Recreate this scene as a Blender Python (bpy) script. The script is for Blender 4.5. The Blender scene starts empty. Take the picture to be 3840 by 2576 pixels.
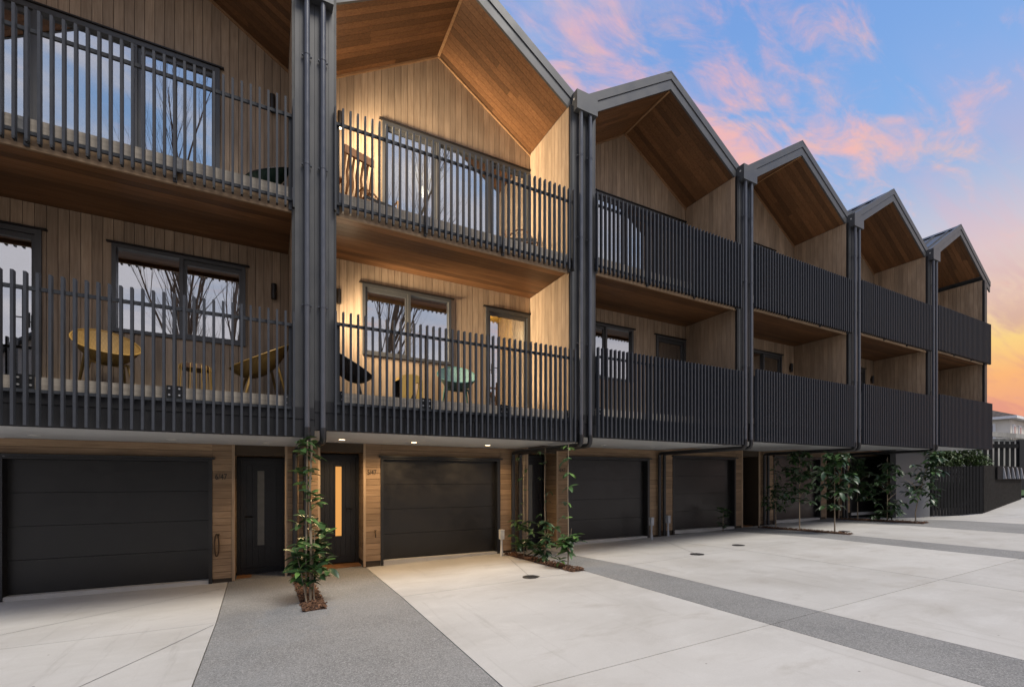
import bpy, math, random
from mathutils import Vector, Matrix, noise as mnoise
rnd = random.Random(47)
R = math.radians
scene = bpy.context.scene

# ------------------------------------------------------------------ camera
cam_d = bpy.data.cameras.new('camera'); cam = bpy.data.objects.new('camera', cam_d)
scene.collection.objects.link(cam); scene.camera = cam
cam.location = (0, 0, 1.65); cam.rotation_euler = (R(90), 0, R(-27.5206))
cam_d.sensor_width = 36; cam_d.lens = 36 * 1740.75 / 3840
cam_d.shift_y = (1799.3 - 1288) / 3840
cam_d.clip_start = .05; cam_d.clip_end = 2000

# ------------------------------------------------------------------ exposure
EXPOSURE = 1.15
vs = scene.view_settings
vs.view_transform = 'Standard'; vs.look = 'None'; vs.exposure = EXPOSURE; vs.gamma = 1; vs.use_curve_mapping = False
scene.cycles.use_denoising = True
scene.cycles.max_bounces = 6; scene.cycles.diffuse_bounces = 4; scene.cycles.glossy_bounces = 3
scene.cycles.transparent_max_bounces = 8; scene.cycles.caustics_reflective = False; scene.cycles.caustics_refractive = False
scene.cycles.sample_clamp_indirect = 4
scene.render.film_transparent = False

def lin(c): return tuple(((x / 12.92) if x <= .04045 else ((x + .055) / 1.055) ** 2.4) for x in c)

# ------------------------------------------------------------------ world: dusk sky with pink cloud
SUN_EL, SUN_AZ = 60, 155          # azimuth clockwise from +Y
world = bpy.data.worlds.new('World'); scene.world = world; world.use_nodes = True
nt = world.node_tree; nt.nodes.clear()
class NB:
    def __init__(s, t): s.t = t
    def n(s, typ, **kw):
        x = s.t.nodes.new(typ)
        for k, v in kw.items():
            if k.startswith('i_'): x.inputs[k[2:].replace('_', ' ')].default_value = v
            else: setattr(x, k, v)
        return x
    def l(s, a, b): s.t.links.new(a, b)
    def math(s, op, a, b=None, clamp=False):
        m = s.n('ShaderNodeMath', operation=op, use_clamp=clamp)
        for i, v in enumerate((a, b)):
            if v is None: continue
            if isinstance(v, (int, float)): m.inputs[i].default_value = v
            else: s.l(v, m.inputs[i])
        return m.outputs[0]
    def vmath(s, op, a, b=None):
        m = s.n('ShaderNodeVectorMath', operation=op)
        for i, v in enumerate((a, b)):
            if v is None: continue
            if isinstance(v, (tuple, list)): m.inputs[i].default_value = v
            else: s.l(v, m.inputs[i])
        return m
    def ramp(s, fac, stops, interp='LINEAR'):
        r = s.n('ShaderNodeValToRGB'); r.color_ramp.interpolation = interp
        el = r.color_ramp.elements
        while len(el) < len(stops): el.new(.5)
        for e, (p, c) in zip(el, stops):
            e.position = p; e.color = (*c, 1) if len(c) == 3 else c
        s.l(fac, r.inputs[0]); return r
    def mix(s, fac, a, b, typ='MIX'):
        m = s.n('ShaderNodeMix', data_type='RGBA', blend_type=typ)
        for i, v in ((0, fac), (6, a), (7, b)):
            if isinstance(v, (int, float)): m.inputs[i].default_value = v
            elif isinstance(v, (tuple, list)): m.inputs[i].default_value = (*v, 1) if len(v) == 3 else v
            else: s.l(v, m.inputs[i])
        return m.outputs[2]
    def maprange(s, v, a, b, c, d, smooth=True):
        m = s.n('ShaderNodeMapRange', interpolation_type='SMOOTHSTEP' if smooth else 'LINEAR')
        s.l(v, m.inputs[0])
        for i, x in enumerate((a, b, c, d)): m.inputs[i + 1].default_value = x
        return m.outputs[0]
w = NB(nt)
tc = w.n('ShaderNodeTexCoord'); D = tc.outputs['Generated']
sep = w.n('ShaderNodeSeparateXYZ'); w.l(D, sep.inputs[0]); dz = sep.outputs[2]
S_ = lambda *c: lin(c)
base = w.ramp(dz, [(0, S_(.90, .60, .47)), (.10, S_(.94, .62, .46)), (.155, S_(1, .71, .41)), (.205, S_(1, .83, .48)),
                   (.26, S_(.97, .83, .69)), (.36, S_(.80, .79, .84)), (.45, S_(.62, .72, .88)), (.53, S_(.52, .69, .91)), (.70, S_(.45, .62, .88)), (1, S_(.40, .56, .84))])
cool = w.ramp(dz, [(0, S_(.70, .70, .76)), (.12, S_(.76, .75, .80)), (.25, S_(.80, .79, .83)), (.38, S_(.74, .78, .86)), (.53, S_(.56, .71, .90)), (.70, S_(.47, .63, .88)), (1, S_(.40, .56, .84))])
toward = w.maprange(w.vmath('DOT_PRODUCT', D, (math.sin(R(68)), math.cos(R(68)), 0)).outputs['Value'], .15, .80, 0, 1)
base_c = w.mix(toward, cool.outputs[0], base.outputs[0])
den = w.math('ADD', dz, .16)
pv = w.n('ShaderNodeVectorMath', operation='DIVIDE'); w.l(D, pv.inputs[0])
cmb = w.n('ShaderNodeCombineXYZ'); w.l(den, cmb.inputs[0]); w.l(den, cmb.inputs[1]); cmb.inputs[2].default_value = 1
w.l(cmb.outputs[0], pv.inputs[1])
def cloud(rot, sx, sy, scale, off, detail=7, rough=.56, dist=.35):
    mp = w.n('ShaderNodeMapping'); mp.inputs['Rotation'].default_value = (0, 0, R(rot)); mp.inputs['Scale'].default_value = (sx, sy, .3)
    mp.inputs['Location'].default_value = off
    w.l(pv.outputs[0], mp.inputs[0])
    t = w.n('ShaderNodeTexNoise'); t.inputs['Scale'].default_value = scale; t.inputs['Detail'].default_value = detail
    t.inputs['Roughness'].default_value = rough; t.inputs['Distortion'].default_value = dist
    w.l(mp.outputs[0], t.inputs['Vector']); return t.outputs[0]
def dirv(u, v):
    a = R(27.5206); r = (u - 1920) / 1740.75; h = (1799.3 - v) / 1740.75
    return Vector((math.sin(a) + r * math.cos(a), math.cos(a) - r * math.sin(a), h)).normalized()
def patch(u, v, c0, c1):
    dd = w.vmath('DOT_PRODUCT', D, tuple(dirv(u, v))).outputs['Value']
    return w.maprange(dd, c0, c1, 0, 1)
n1 = cloud(62, 1.0, 2.0, 1.7, (3.3, 1.7, 0), 9, .58, .5)
n2 = cloud(-30, .6, 3.2, 2.6, (7.1, 4.2, 2))
n5 = cloud(66, 1.0, 2.6, 5.2, (2.3, 6.7, 1), 8, .62, .6)
pt = w.math('ADD', w.math('ADD', patch(2640, 260, .968, .999), w.math('MULTIPLY', patch(2180, 390, .972, .999), .7)), w.math('MULTIPLY', patch(3200, 560, .988, .999), .22), True)
streak = w.math('ADD', w.math('MULTIPLY', n1, .55), w.math('MULTIPLY', n5, .45))
f1 = w.maprange(w.math('ADD', streak, w.math('MULTIPLY', pt, .125)), .535, .73, 0, 1)
pinkish = w.ramp(dz, [(.10, S_(.86, .60, .52)), (.22, S_(.90, .66, .58)), (.34, S_(1, .78, .68)), (.5, S_(1, .74, .68)), (.7, S_(.96, .72, .73))])
n3 = cloud(58, 1.3, 2.6, 4.2, (1.3, 9.2, 5), 6, .6, .5)
warm = w.maprange(n3, .48, .72, 0, .75)
pinkc = w.mix(warm, pinkish.outputs[0], S_(1, .77, .64))
c1 = w.mix(w.math('MULTIPLY', f1, .90), base_c, pinkc)
# thin low bands of mauve and lilac cloud
f2 = w.math('MULTIPLY', w.maprange(n2, .46, .68, 0, 1), w.math('MULTIPLY', w.maprange(dz, .62, .3, 0, .72), toward))
bandc = w.ramp(dz, [(.08, S_(.90, .55, .45)), (.17, S_(.86, .58, .50)), (.23, S_(.82, .64, .60)), (.33, S_(.90, .76, .76)), (.45, S_(.78, .70, .82)), (.6, S_(.80, .70, .84))])
c2 = w.mix(f2, c1, bandc.outputs[0])
n4 = cloud(20, 1.0, 1.7, 1.5, (5.3, 2.2, 3), 8, .58, .4)
f4 = w.math('MULTIPLY', w.maprange(n4, .41, .62, 0, .92), w.math('SUBTRACT', 1.0, toward))
c2 = w.mix(f4, c2, S_(.90, .87, .88))
sky = w.n('ShaderNodeTexSky', sky_type='NISHITA', sun_disc=False, sun_elevation=R(SUN_EL), sun_rotation=R(SUN_AZ), altitude=60, air_density=1.0, dust_density=1.6, ozone_density=1.2)
bg1 = w.n('ShaderNodeBackground'); w.l(c2, bg1.inputs[0]); bg1.inputs[1].default_value = 1.06 / 2 ** EXPOSURE
bg2 = w.n('ShaderNodeBackground'); w.l(sky.outputs[0], bg2.inputs[0]); bg2.inputs[1].default_value = .05
mx = w.n('ShaderNodeMixShader'); mx.inputs[0].default_value = .12; w.l(bg1.outputs[0], mx.inputs[1]); w.l(bg2.outputs[0], mx.inputs[2])
out = w.n('ShaderNodeOutputWorld'); w.l(mx.outputs[0], out.inputs[0])

# ------------------------------------------------------------------ sun behind thin cloud: very soft
sd = bpy.data.lights.new('sun', 'SUN'); sun = bpy.data.objects.new('sun', sd); scene.collection.objects.link(sun)
sd.energy = 1.5; sd.angle = R(26); sd.color = (1, .935, .835)
sv = Vector((math.sin(R(SUN_AZ)) * math.cos(R(SUN_EL)), math.cos(R(SUN_AZ)) * math.cos(R(SUN_EL)), math.sin(R(SUN_EL))))
sun.rotation_euler = sv.to_track_quat('Z', 'Y').to_euler(); sun.location = sv * 40

# ------------------------------------------------------------------ materials
MAT = {}
def newmat(name):
    m = bpy.data.materials.new(name); m.use_nodes = True
    b = NB(m.node_tree); p = m.node_tree.nodes['Principled BSDF']; MAT[name] = m
    return m, b, p
def plain(name, col, rough=.6, metal=0, var=.12, scale=6, bump=0, spec=.5):
    m, b, p = newmat(name)
    g = b.n('ShaderNodeNewGeometry'); t = b.n('ShaderNodeTexNoise', i_Scale=scale, i_Detail=5.0); b.l(g.outputs['Position'], t.inputs['Vector'])
    f = b.maprange(t.outputs[0], .3, .7, 1 - var, 1 + var)
    c = b.mix(1, col, (1, 1, 1), 'MULTIPLY')
    mm = b.n('ShaderNodeMix', data_type='RGBA', blend_type='MULTIPLY'); mm.inputs[0].default_value = 1; mm.inputs[6].default_value = (*col, 1); b.l(f, mm.inputs[7])
    b.l(mm.outputs[2], p.inputs['Base Color'])
    b.l(b.maprange(t.outputs[0], .3, .7, rough - .06, rough + .06), p.inputs['Roughness'])
    p.inputs['Metallic'].default_value = metal; p.inputs['Specular IOR Level'].default_value = spec
    if bump:
        t2 = b.n('ShaderNodeTexNoise', i_Scale=scale * 14, i_Detail=3.0); b.l(g.outputs['Position'], t2.inputs['Vector'])
        bp = b.n('ShaderNodeBump'); bp.inputs['Strength'].default_value = bump; bp.inputs['Distance'].default_value = .004
        b.l(t2.outputs[0], bp.inputs['Height']); b.l(bp.outputs[0], p.inputs['Normal'])
    return m
def wood(name, c0, c1, axis, rough=.62, tone=.22, knots=True):
    """boards: grain along one world axis, each board its own tone"""
    m, b, p = newmat(name)
    oi = b.n('ShaderNodeObjectInfo'); g = b.n('ShaderNodeNewGeometry')
    off = b.n('ShaderNodeCombineXYZ')
    for i in range(3): b.l(b.math('MULTIPLY', oi.outputs['Random'], 37.7 + 11 * i), off.inputs[i])
    pos = b.vmath('ADD', g.outputs['Position'], off.outputs[0]).outputs[0]
    sc = {'X': (1.2, 26, 26), 'Y': (26, 1.2, 26), 'Z': (26, 26, 1.2)}[axis]
    mp = b.n('ShaderNodeMapping'); mp.inputs['Scale'].default_value = sc; b.l(pos, mp.inputs[0])
    t = b.n('ShaderNodeTexNoise', i_Scale=1.6, i_Detail=7.0, i_Roughness=.62, i_Distortion=.6); b.l(mp.outputs[0], t.inputs['Vector'])
    t2 = b.n('ShaderNodeTexNoise', i_Scale=1.3, i_Detail=3.0); b.l(pos, t2.inputs['Vector'])
    col = b.ramp(t.outputs[0], [(.28, c0), (.5, tuple((x + y) / 2 for x, y in zip(c0, c1))), (.75, c1)]).outputs[0]
    tone_f = b.maprange(oi.outputs['Random'], 0, 1, 1 - tone, 1 + tone * .8, False)
    blot = b.maprange(t2.outputs[0], .3, .7, .88, 1.1)
    k = b.n('ShaderNodeCombineColor'); v = b.math('MULTIPLY', tone_f, blot)
    for i in range(3): b.l(v, k.inputs[i])
    b.l(b.mix(1, col, k.outputs[0], 'MULTIPLY'), p.inputs['Base Color'])
    p.inputs['Roughness'].default_value = rough; p.inputs['Specular IOR Level'].default_value = .35
    bp = b.n('ShaderNodeBump'); bp.inputs['Strength'].default_value = .25; bp.inputs['Distance'].default_value = .003
    b.l(t.outputs[0], bp.inputs['Height']); b.l(bp.outputs[0], p.inputs['Normal'])
    return m
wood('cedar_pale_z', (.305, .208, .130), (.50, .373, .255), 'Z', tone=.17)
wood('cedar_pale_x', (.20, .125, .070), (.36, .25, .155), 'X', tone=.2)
wood('cedar_side_y', (.20, .125, .070), (.36, .25, .155), 'Y', tone=.2)
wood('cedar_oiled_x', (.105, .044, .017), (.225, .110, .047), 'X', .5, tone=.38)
wood('cedar_trim', (.26, .14, .065), (.42, .25, .13), 'X', .5, tone=.1)
wood('fascia_grey', (.33, .29, .24), (.54, .48, .41), 'X', tone=.1)
wood('step_timber', (.20, .085, .03), (.36, .18, .075), 'X', .5, tone=.1)
wood('chair_wood', (.24, .10, .035), (.42, .21, .085), 'Z', .45, tone=.1)
wood('trunk_bark', (.20, .15, .10), (.42, .34, .24), 'Z', .85, tone=.1)
wood('far_bark', (.10, .075, .055), (.22, .17, .13), 'Z', .9, tone=.1)
wood('weathered_board', (.30, .28, .26), (.55, .52, .48), 'Z', .85, tone=.2)
plain('cladding', (.062, .063, .065), .42, .1, .07, 3)
plain('panel_dark', (.020, .020, .022), .45, .2, .08, 4)
plain('baluster_grey', (.047, .051, .060), .5, 0, .06, 9, 0, .16)
plain('cap_black', (.010, .010, .011), .5)
plain('alu_frame', (.085, .084, .082), .42, .3, .05, 4)
plain('frame_black', (.012, .012, .013), .42, 0, .1, 5)
plain('garage_black', (.0125, .0115, .011), .36, 0, .10, 5, .25, .45)
plain('door_black', (.011, .011, .013), .42, 0, .1, 6)
plain('backing_dark', (.050, .034, .020), .8)
plain('soffit_paint', (.46, .47, .48), .7, 0, .04, 2)
plain('roof_metal', (.085, .088, .095), .42, .35, .08, 2)
plain('barge_metal', (.080, .082, .085), .46, .15, .06, 3)
plain('pipe_grey', (.085, .090, .105), .34, .25, .05, 6)
plain('pipe_black', (.018, .018, .020), .38)
plain('bolt_zinc', (.62, .62, .62), .35, .8)
plain('alu_raw', (.20, .20, .205), .5, .5, .2, 20)
plain('lamp_bronze', (.030, .024, .020), .4, .3)
plain('white_pvc', (.60, .60, .58), .4)
plain('grey_pvc', (.36, .38, .41), .45)
plain('iron_cover', (.045, .042, .040), .6, .4, .25, 30, .5)
plain('room_wall', (.34, .33, .31), .9)
plain('blind_white', (.66, .66, .66), .8)
plain('grey_render', (.125, .128, .138), .8, 0, .08, 1.2, .3)
plain('fence_black', (.015, .015, .016), .8, 0, .15, 8, 0, .12)
plain('fence_batten', (.06, .056, .051), .8, 0, .15, 8, 0, .12)
plain('house_cream', (.78, .73, .64), .8, 0, .05, 1)
plain('house_white', (.80, .80, .80), .6, 0, .03, 1)
plain('house_glass', (.30, .33, .37), .15)
plain('shingle', (.085, .072, .065), .95, 0, .3, 4, .6, .1)
plain('neighbour_roof', (.05, .055, .06), .7, 0, .15, 1)
plain('neighbour_wall', (.30, .29, .27), .85, 0, .1, 1)
plain('leaf_dark', (.026, .058, .022), .38, 0, .3, 9)
plain('leaf_mid', (.050, .105, .030), .40, 0, .3, 9)
plain('leaf_light', (.105, .20, .045), .42, 0, .25, 9)
plain('hedge_leaf', (.065, .105, .028), .5, 0, .4, 5)
plain('lawn_green', (.035, .075, .018), .9, 0, .3, 10, .5)
plain('stem_green', (.12, .11, .05), .7)
plain('cane', (.36, .20, .085), .5, 0, .2, 30)
plain('cane_dark', (.10, .05, .022), .5, 0, .2, 30)
plain('cushion_dark', (.025, .022, .020), .8)
plain('ply_yellow', (.50, .31, .075), .5, 0, .08, 6)
plain('leg_yellow', (.42, .25, .06), .45, 0, .08, 8)
plain('leg_black', (.02, .02, .024), .45)
plain('leg_teal', (.07, .17, .15), .5)
plain('text_black', (.012, .010, .008), .5)
plain('hook_bronze', (.06, .035, .018), .4, .5)
plain('pebble', (.50, .46, .40), .8)
def woven(name, c0, c1):
    m, b, p = newmat(name)
    t = b.n('ShaderNodeTexCoord'); wv = b.n('ShaderNodeTexChecker'); wv.inputs['Scale'].default_value = 46
    wv.inputs['Color1'].default_value = (*c0, 1); wv.inputs['Color2'].default_value = (*c1, 1)
    b.l(t.outputs['Object'], wv.inputs['Vector']); b.l(wv.outputs[0], p.inputs['Base Color'])
    bp = b.n('ShaderNodeBump'); bp.inputs['Strength'].default_value = .5; bp.inputs['Distance'].default_value = .004
    b.l(wv.outputs['Fac'], bp.inputs['Height']); b.l(bp.outputs[0], p.inputs['Normal']); p.inputs['Roughness'].default_value = .55
woven('woven_yellow', (.34, .20, .055), (.43, .265, .08)); woven('woven_black', (.016, .017, .02), (.035, .036, .042))
woven('woven_teal', (.115, .21, .195), (.15, .26, .24)); woven('woven_green', (.02, .055, .045), (.03, .075, .06))
def glass(name, refl, tint=(.62, .65, .66), rough=0.0):
    m, b, p = newmat(name); m.node_tree.nodes.remove(p)
    tr = b.n('ShaderNodeBsdfTransparent'); tr.inputs[0].default_value = (*tint, 1)
    gl = b.n('ShaderNodeBsdfGlossy'); gl.inputs['Roughness'].default_value = rough; gl.inputs['Color'].default_value = (.93, .95, .97, 1)
    lw = b.n('ShaderNodeLayerWeight'); lw.inputs[0].default_value = .35
    f = b.maprange(lw.outputs['Fresnel'], 0, 1, refl, 1, False)
    mm = b.n('ShaderNodeMixShader'); b.l(f, mm.inputs[0]); b.l(tr.outputs[0], mm.inputs[1]); b.l(gl.outputs[0], mm.inputs[2])
    b.l(mm.outputs[0], m.node_tree.nodes['Material Output'].inputs[0])
glass('window_glass', .56)
def emit(name, col, st, surf=(.5, .5, .5)):
    m, b, p = newmat(name); p.inputs['Base Color'].default_value = (*surf, 1)
    p.inputs['Emission Color'].default_value = (*col, 1); p.inputs['Emission Strength'].default_value = st
emit('amber_glass', (1, .45, .11), .34, (.10, .06, .03)); emit('downlight_lit', (1, .72, .40), 3.2)
plain('frosted_glass', (.21, .20, .17), .35); plain('downlight_off', (.66, .66, .64), .5)
emit('lamp_glow', (1, .76, .48), 3)
emit('bulb', (1, .80, .55), 30)
# concrete, exposed aggregate, mulch
def concrete():
    m, b, p = newmat('concrete'); g = b.n('ShaderNodeNewGeometry'); oi = b.n('ShaderNodeObjectInfo')
    big = b.n('ShaderNodeTexNoise', i_Scale=.55, i_Detail=6.0, i_Roughness=.6, i_Distortion=.5); b.l(g.outputs['Position'], big.inputs['Vector'])
    mp = b.n('ShaderNodeMapping'); mp.inputs['Scale'].default_value = (.75, 1.5, 1); mp.inputs['Rotation'].default_value = (0, 0, R(-18)); b.l(g.outputs['Position'], mp.inputs[0])
    st = b.n('ShaderNodeTexNoise', i_Scale=1.1, i_Detail=8.0, i_Roughness=.66, i_Distortion=.4); b.l(mp.outputs[0], st.inputs['Vector'])
    fine = b.n('ShaderNodeTexNoise', i_Scale=60.0, i_Detail=4.0, i_Roughness=.7); b.l(g.outputs['Position'], fine.inputs['Vector'])
    spot = b.n('ShaderNodeTexVoronoi', i_Scale=2.4); b.l(g.outputs['Position'], spot.inputs['Vector'])
    c = b.ramp(big.outputs[0], [(.28, (.375, .363, .345)), (.5, (.44, .432, .42)), (.72, (.49, .484, .475))]).outputs[0]
    c = b.mix(b.maprange(st.outputs[0], .52, .76, 0, .6), c, (.315, .292, .265))
    c = b.mix(b.maprange(st.outputs[0], .48, .26, 0, .45), c, (.555, .552, .545))
    c = b.mix(b.maprange(fine.outputs[0], .35, .7, 0, .16), c, (.30, .29, .28))
    c = b.mix(b.maprange(spot.outputs['Distance'], .035, .02, 0, .7), c, (.10, .09, .08))
    oil = b.n('ShaderNodeTexVoronoi', i_Scale=.62); b.l(g.outputs['Position'], oil.inputs['Vector'])
    c = b.mix(b.math('MULTIPLY', b.maprange(oil.outputs['Distance'], 0.26, .02, 0, .32), b.maprange(fine.outputs[0], .3, .6, .4, 1)), c, (.23, .205, .18))
    tyre = b.n('ShaderNodeTexNoise', i_Scale=1.0, i_Detail=6.0, i_Roughness=.7); mt = b.n('ShaderNodeMapping'); mt.inputs['Scale'].default_value = (5.5, .28, 1); b.l(g.outputs['Position'], mt.inputs[0]); b.l(mt.outputs[0], tyre.inputs['Vector'])
    c = b.mix(b.maprange(tyre.outputs[0], .56, .74, 0, .42), c, (.27, .255, .24))
    c = b.mix(1, c, (1.07, 1.055, 1.02), 'MULTIPLY')
    t = b.maprange(oi.outputs['Random'], 0, 1, .93, 1.03, False); k = b.n('ShaderNodeCombineColor')
    for i in range(3): b.l(t, k.inputs[i])
    b.l(b.mix(1, c, k.outputs[0], 'MULTIPLY'), p.inputs['Base Color'])
    b.l(b.maprange(st.outputs[0], .3, .7, .62, .85), p.inputs['Roughness']); p.inputs['Specular IOR Level'].default_value = .35
    bp = b.n('ShaderNodeBump'); bp.inputs['Strength'].default_value = .25; bp.inputs['Distance'].default_value = .003
    b.l(fine.outputs[0], bp.inputs['Height']); b.l(bp.outputs[0], p.inputs['Normal'])
concrete()
def aggregate():
    m, b, p = newmat('aggregate'); g = b.n('ShaderNodeNewGeometry')
    v = b.n('ShaderNodeTexVoronoi', i_Scale=120.0); b.l(g.outputs['Position'], v.inputs['Vector'])
    big = b.n('ShaderNodeTexNoise', i_Scale=.8, i_Detail=6.0, i_Roughness=.65); b.l(g.outputs['Position'], big.inputs['Vector'])
    fine = b.n('ShaderNodeTexNoise', i_Scale=38.0, i_Detail=4.0, i_Roughness=.75); b.l(g.outputs['Position'], fine.inputs['Vector'])
    sp = b.n('ShaderNodeSeparateColor'); b.l(v.outputs['Color'], sp.inputs[0])
    c = b.ramp(sp.outputs[0], [(0, (.135, .134, .130)), (.45, (.208, .206, .200)), (.8, (.268, .265, .256)), (1, (.37, .364, .348))]).outputs[0]
    c = b.mix(b.maprange(big.outputs[0], .40, .7, 0, .42), c, (.30, .298, .29))
    c = b.mix(b.maprange(big.outputs[0], .46, .26, 0, .35), c, (.125, .128, .13))
    c = b.mix(b.maprange(fine.outputs[0], .4, .7, 0, .35), c, (.10, .10, .10))
    b.l(c, p.inputs['Base Color']); p.inputs['Roughness'].default_value = .78
    bp = b.n('ShaderNodeBump'); bp.inputs['Strength'].default_value = .5; bp.inputs['Distance'].default_value = .004
    b.l(v.outputs['Distance'], bp.inputs['Height']); b.l(bp.outputs[0], p.inputs['Normal'])
aggregate()
def mulchmat(name, a, c_):
    m, b, p = newmat(name); g = b.n('ShaderNodeNewGeometry')
    v = b.n('ShaderNodeTexVoronoi', i_Scale=42.0); b.l(g.outputs['Position'], v.inputs['Vector'])
    sp = b.n('ShaderNodeSeparateColor'); b.l(v.outputs['Color'], sp.inputs[0])
    b.l(b.ramp(sp.outputs[0], [(0, a), (1, c_)]).outputs[0], p.inputs['Base Color']); p.inputs['Roughness'].default_value = .9
mulchmat('mulch', (.022, .010, .006), (.10, .045, .025)); mulchmat('mulch_chip', (.035, .016, .009), (.20, .10, .052))
mulchmat('soil', (.06, .055, .05), (.12, .11, .10))

# ------------------------------------------------------------------ mesh helpers
COL = scene.collection
WL = {}                               # world position of a parent (no parent is rotated unless its parts are given local)
class MB:
    def __init__(s): s.v = []; s.f = []; s.m = []; s.sm = []
    def add(s, vs_, fs, mi=0, smooth=False):
        o = len(s.v); s.v += [tuple(x) for x in vs_]
        for f in fs: s.f.append(tuple(o + i for i in f)); s.m.append(mi); s.sm.append(smooth)
    def box(s, x0, x1, y0, y1, z0, z1, mi=0):
        if x0 > x1: x0, x1 = x1, x0
        s.add([(x0, y0, z0), (x1, y0, z0), (x1, y1, z0), (x0, y1, z0), (x0, y0, z1), (x1, y0, z1), (x1, y1, z1), (x0, y1, z1)],
              [(0, 3, 2, 1), (4, 5, 6, 7), (0, 1, 5, 4), (1, 2, 6, 5), (2, 3, 7, 6), (3, 0, 4, 7)], mi)
    def prism(s, pts, ax, a, b, mi=0):
        """polygon pts (2D) extruded along axis ax ('Y': pts are x,z ; 'X': y,z ; 'Z': x,y)"""
        mk = {'Y': lambda p, t: (p[0], t, p[1]), 'X': lambda p, t: (t, p[0], p[1]), 'Z': lambda p, t: (p[0], p[1], t)}[ax]
        n = len(pts); vs_ = [mk(p, a) for p in pts] + [mk(p, b) for p in pts]
        area = sum(pts[i][0] * pts[(i + 1) % n][1] - pts[(i + 1) % n][0] * pts[i][1] for i in range(n))
        fs = [tuple(range(n)), tuple(range(2 * n - 1, n - 1, -1))] + [(i, n + i, n + (i + 1) % n, (i + 1) % n) for i in range(n)]
        flip = (area > 0) != (ax == 'Y')
        if (b < a): flip = not flip
        if flip: fs = [f[::-1] for f in fs]
        s.add(vs_, fs, mi)
    def tube(s, path, r, n=8, mi=0, cap=True, smooth=True):
        path = [Vector(p) for p in path]; rr = r if isinstance(r, (list, tuple)) else [r] * len(path)
        rings = []; ref = None
        for i, p in enumerate(path):
            d = (path[min(i + 1, len(path) - 1)] - path[max(i - 1, 0)]).normalized()
            if ref is None: ref = d.orthogonal().normalized()
            ref = (ref - d * ref.dot(d)); ref = ref.normalized() if ref.length > 1e-6 else d.orthogonal().normalized()
            q = d.cross(ref)
            rings.append([p + (ref * math.cos(2 * math.pi * k / n) + q * math.sin(2 * math.pi * k / n)) * rr[i] for k in range(n)])
        vs_ = [v for rg in rings for v in rg]; fs = []
        for i in range(len(rings) - 1):
            for k in range(n): fs.append((i * n + k, i * n + (k + 1) % n, (i + 1) * n + (k + 1) % n, (i + 1) * n + k))
        s.add(vs_, fs, mi, smooth)
        if cap:
            s.add(rings[0], [tuple(range(n))[::-1]], mi); s.add(rings[-1], [tuple(range(n))], mi)
    def build(s, name, mats, parent=None, loc=None, local=False, rot=None):
        me = bpy.data.meshes.new(name)
        if loc is None and not local:
            xs = [Vector(v) for v in s.v]
            lo = Vector(min(v[i] for v in xs) for i in range(3)); hi = Vector(max(v[i] for v in xs) for i in range(3))
            loc = (lo + hi) / 2
            vv = [tuple(v - loc) for v in xs]
        else: vv = s.v
        me.from_pydata(vv, [], s.f); me.polygons.foreach_set('material_index', s.m); me.polygons.foreach_set('use_smooth', s.sm)
        for m in (mats if isinstance(mats, (list, tuple)) else [mats]): me.materials.append(MAT[m])
        me.update()
        return link(name, me, parent, loc or (0, 0, 0), local, rot)
def link(name, data, parent=None, loc=(0, 0, 0), local=False, rot=None):
    o = bpy.data.objects.new(name, data); COL.objects.link(o); loc = Vector(loc)
    if parent is not None:
        o.parent = parent
        o.location = loc if local else loc - WL[parent.name]
        WL[o.name] = (WL[parent.name] + loc) if local else loc.copy()
    else: o.location = loc; WL[o.name] = loc.copy()
    if rot: o.rotation_euler = rot
    return o
BOX = {}
def box(name, x0, x1, y0, y1, z0, z1, mat, parent=None, rot=None):
    if x0 > x1: x0, x1 = x1, x0
    k = (round(x1 - x0, 4), round(y1 - y0, 4), round(z1 - z0, 4), mat)
    if k not in BOX:
        b = MB(); a, c, d = k[0] / 2, k[1] / 2, k[2] / 2; b.box(-a, a, -c, c, -d, d)
        me = bpy.data.meshes.new(name); me.from_pydata(b.v, [], b.f); me.materials.append(MAT[mat]); me.update(); BOX[k] = me
    return link(name, BOX[k], parent, ((x0 + x1) / 2, (y0 + y1) / 2, (z0 + z1) / 2), rot=rot)
def empty(name, loc, label=None, cat=None, group=None):
    o = bpy.data.objects.new(name, None); COL.objects.link(o); o.location = loc; o.empty_display_size = .2; WL[o.name] = Vector(loc)
    return tag(o, label, cat, group)
def tag(o, label=None, cat=None, group=None, kind=None):
    if label: o['label'] = label
    if cat: o['category'] = cat
    if group: o['group'] = group
    if kind: o['kind'] = kind
    return o
def text(name, s, mat, parent, x, y, z, h, wscale=.70):
    cu = bpy.data.curves.new(name, 'FONT'); cu.body = s; cu.size = h / .70; cu.extrude = .002
    to = bpy.data.objects.new(name, cu); COL.objects.link(to); bpy.context.view_layer.update()
    me = bpy.data.meshes.new_from_object(to.evaluated_get(bpy.context.evaluated_depsgraph_get()))
    bpy.data.objects.remove(to); bpy.data.curves.remove(cu)
    me.materials.clear(); me.materials.append(MAT[mat])
    me.transform(Matrix.Rotation(R(90), 4, 'X') @ Matrix.Diagonal((wscale, 1, 1, 1)))
    return link(name, me, parent, (x, y, z))

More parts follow.
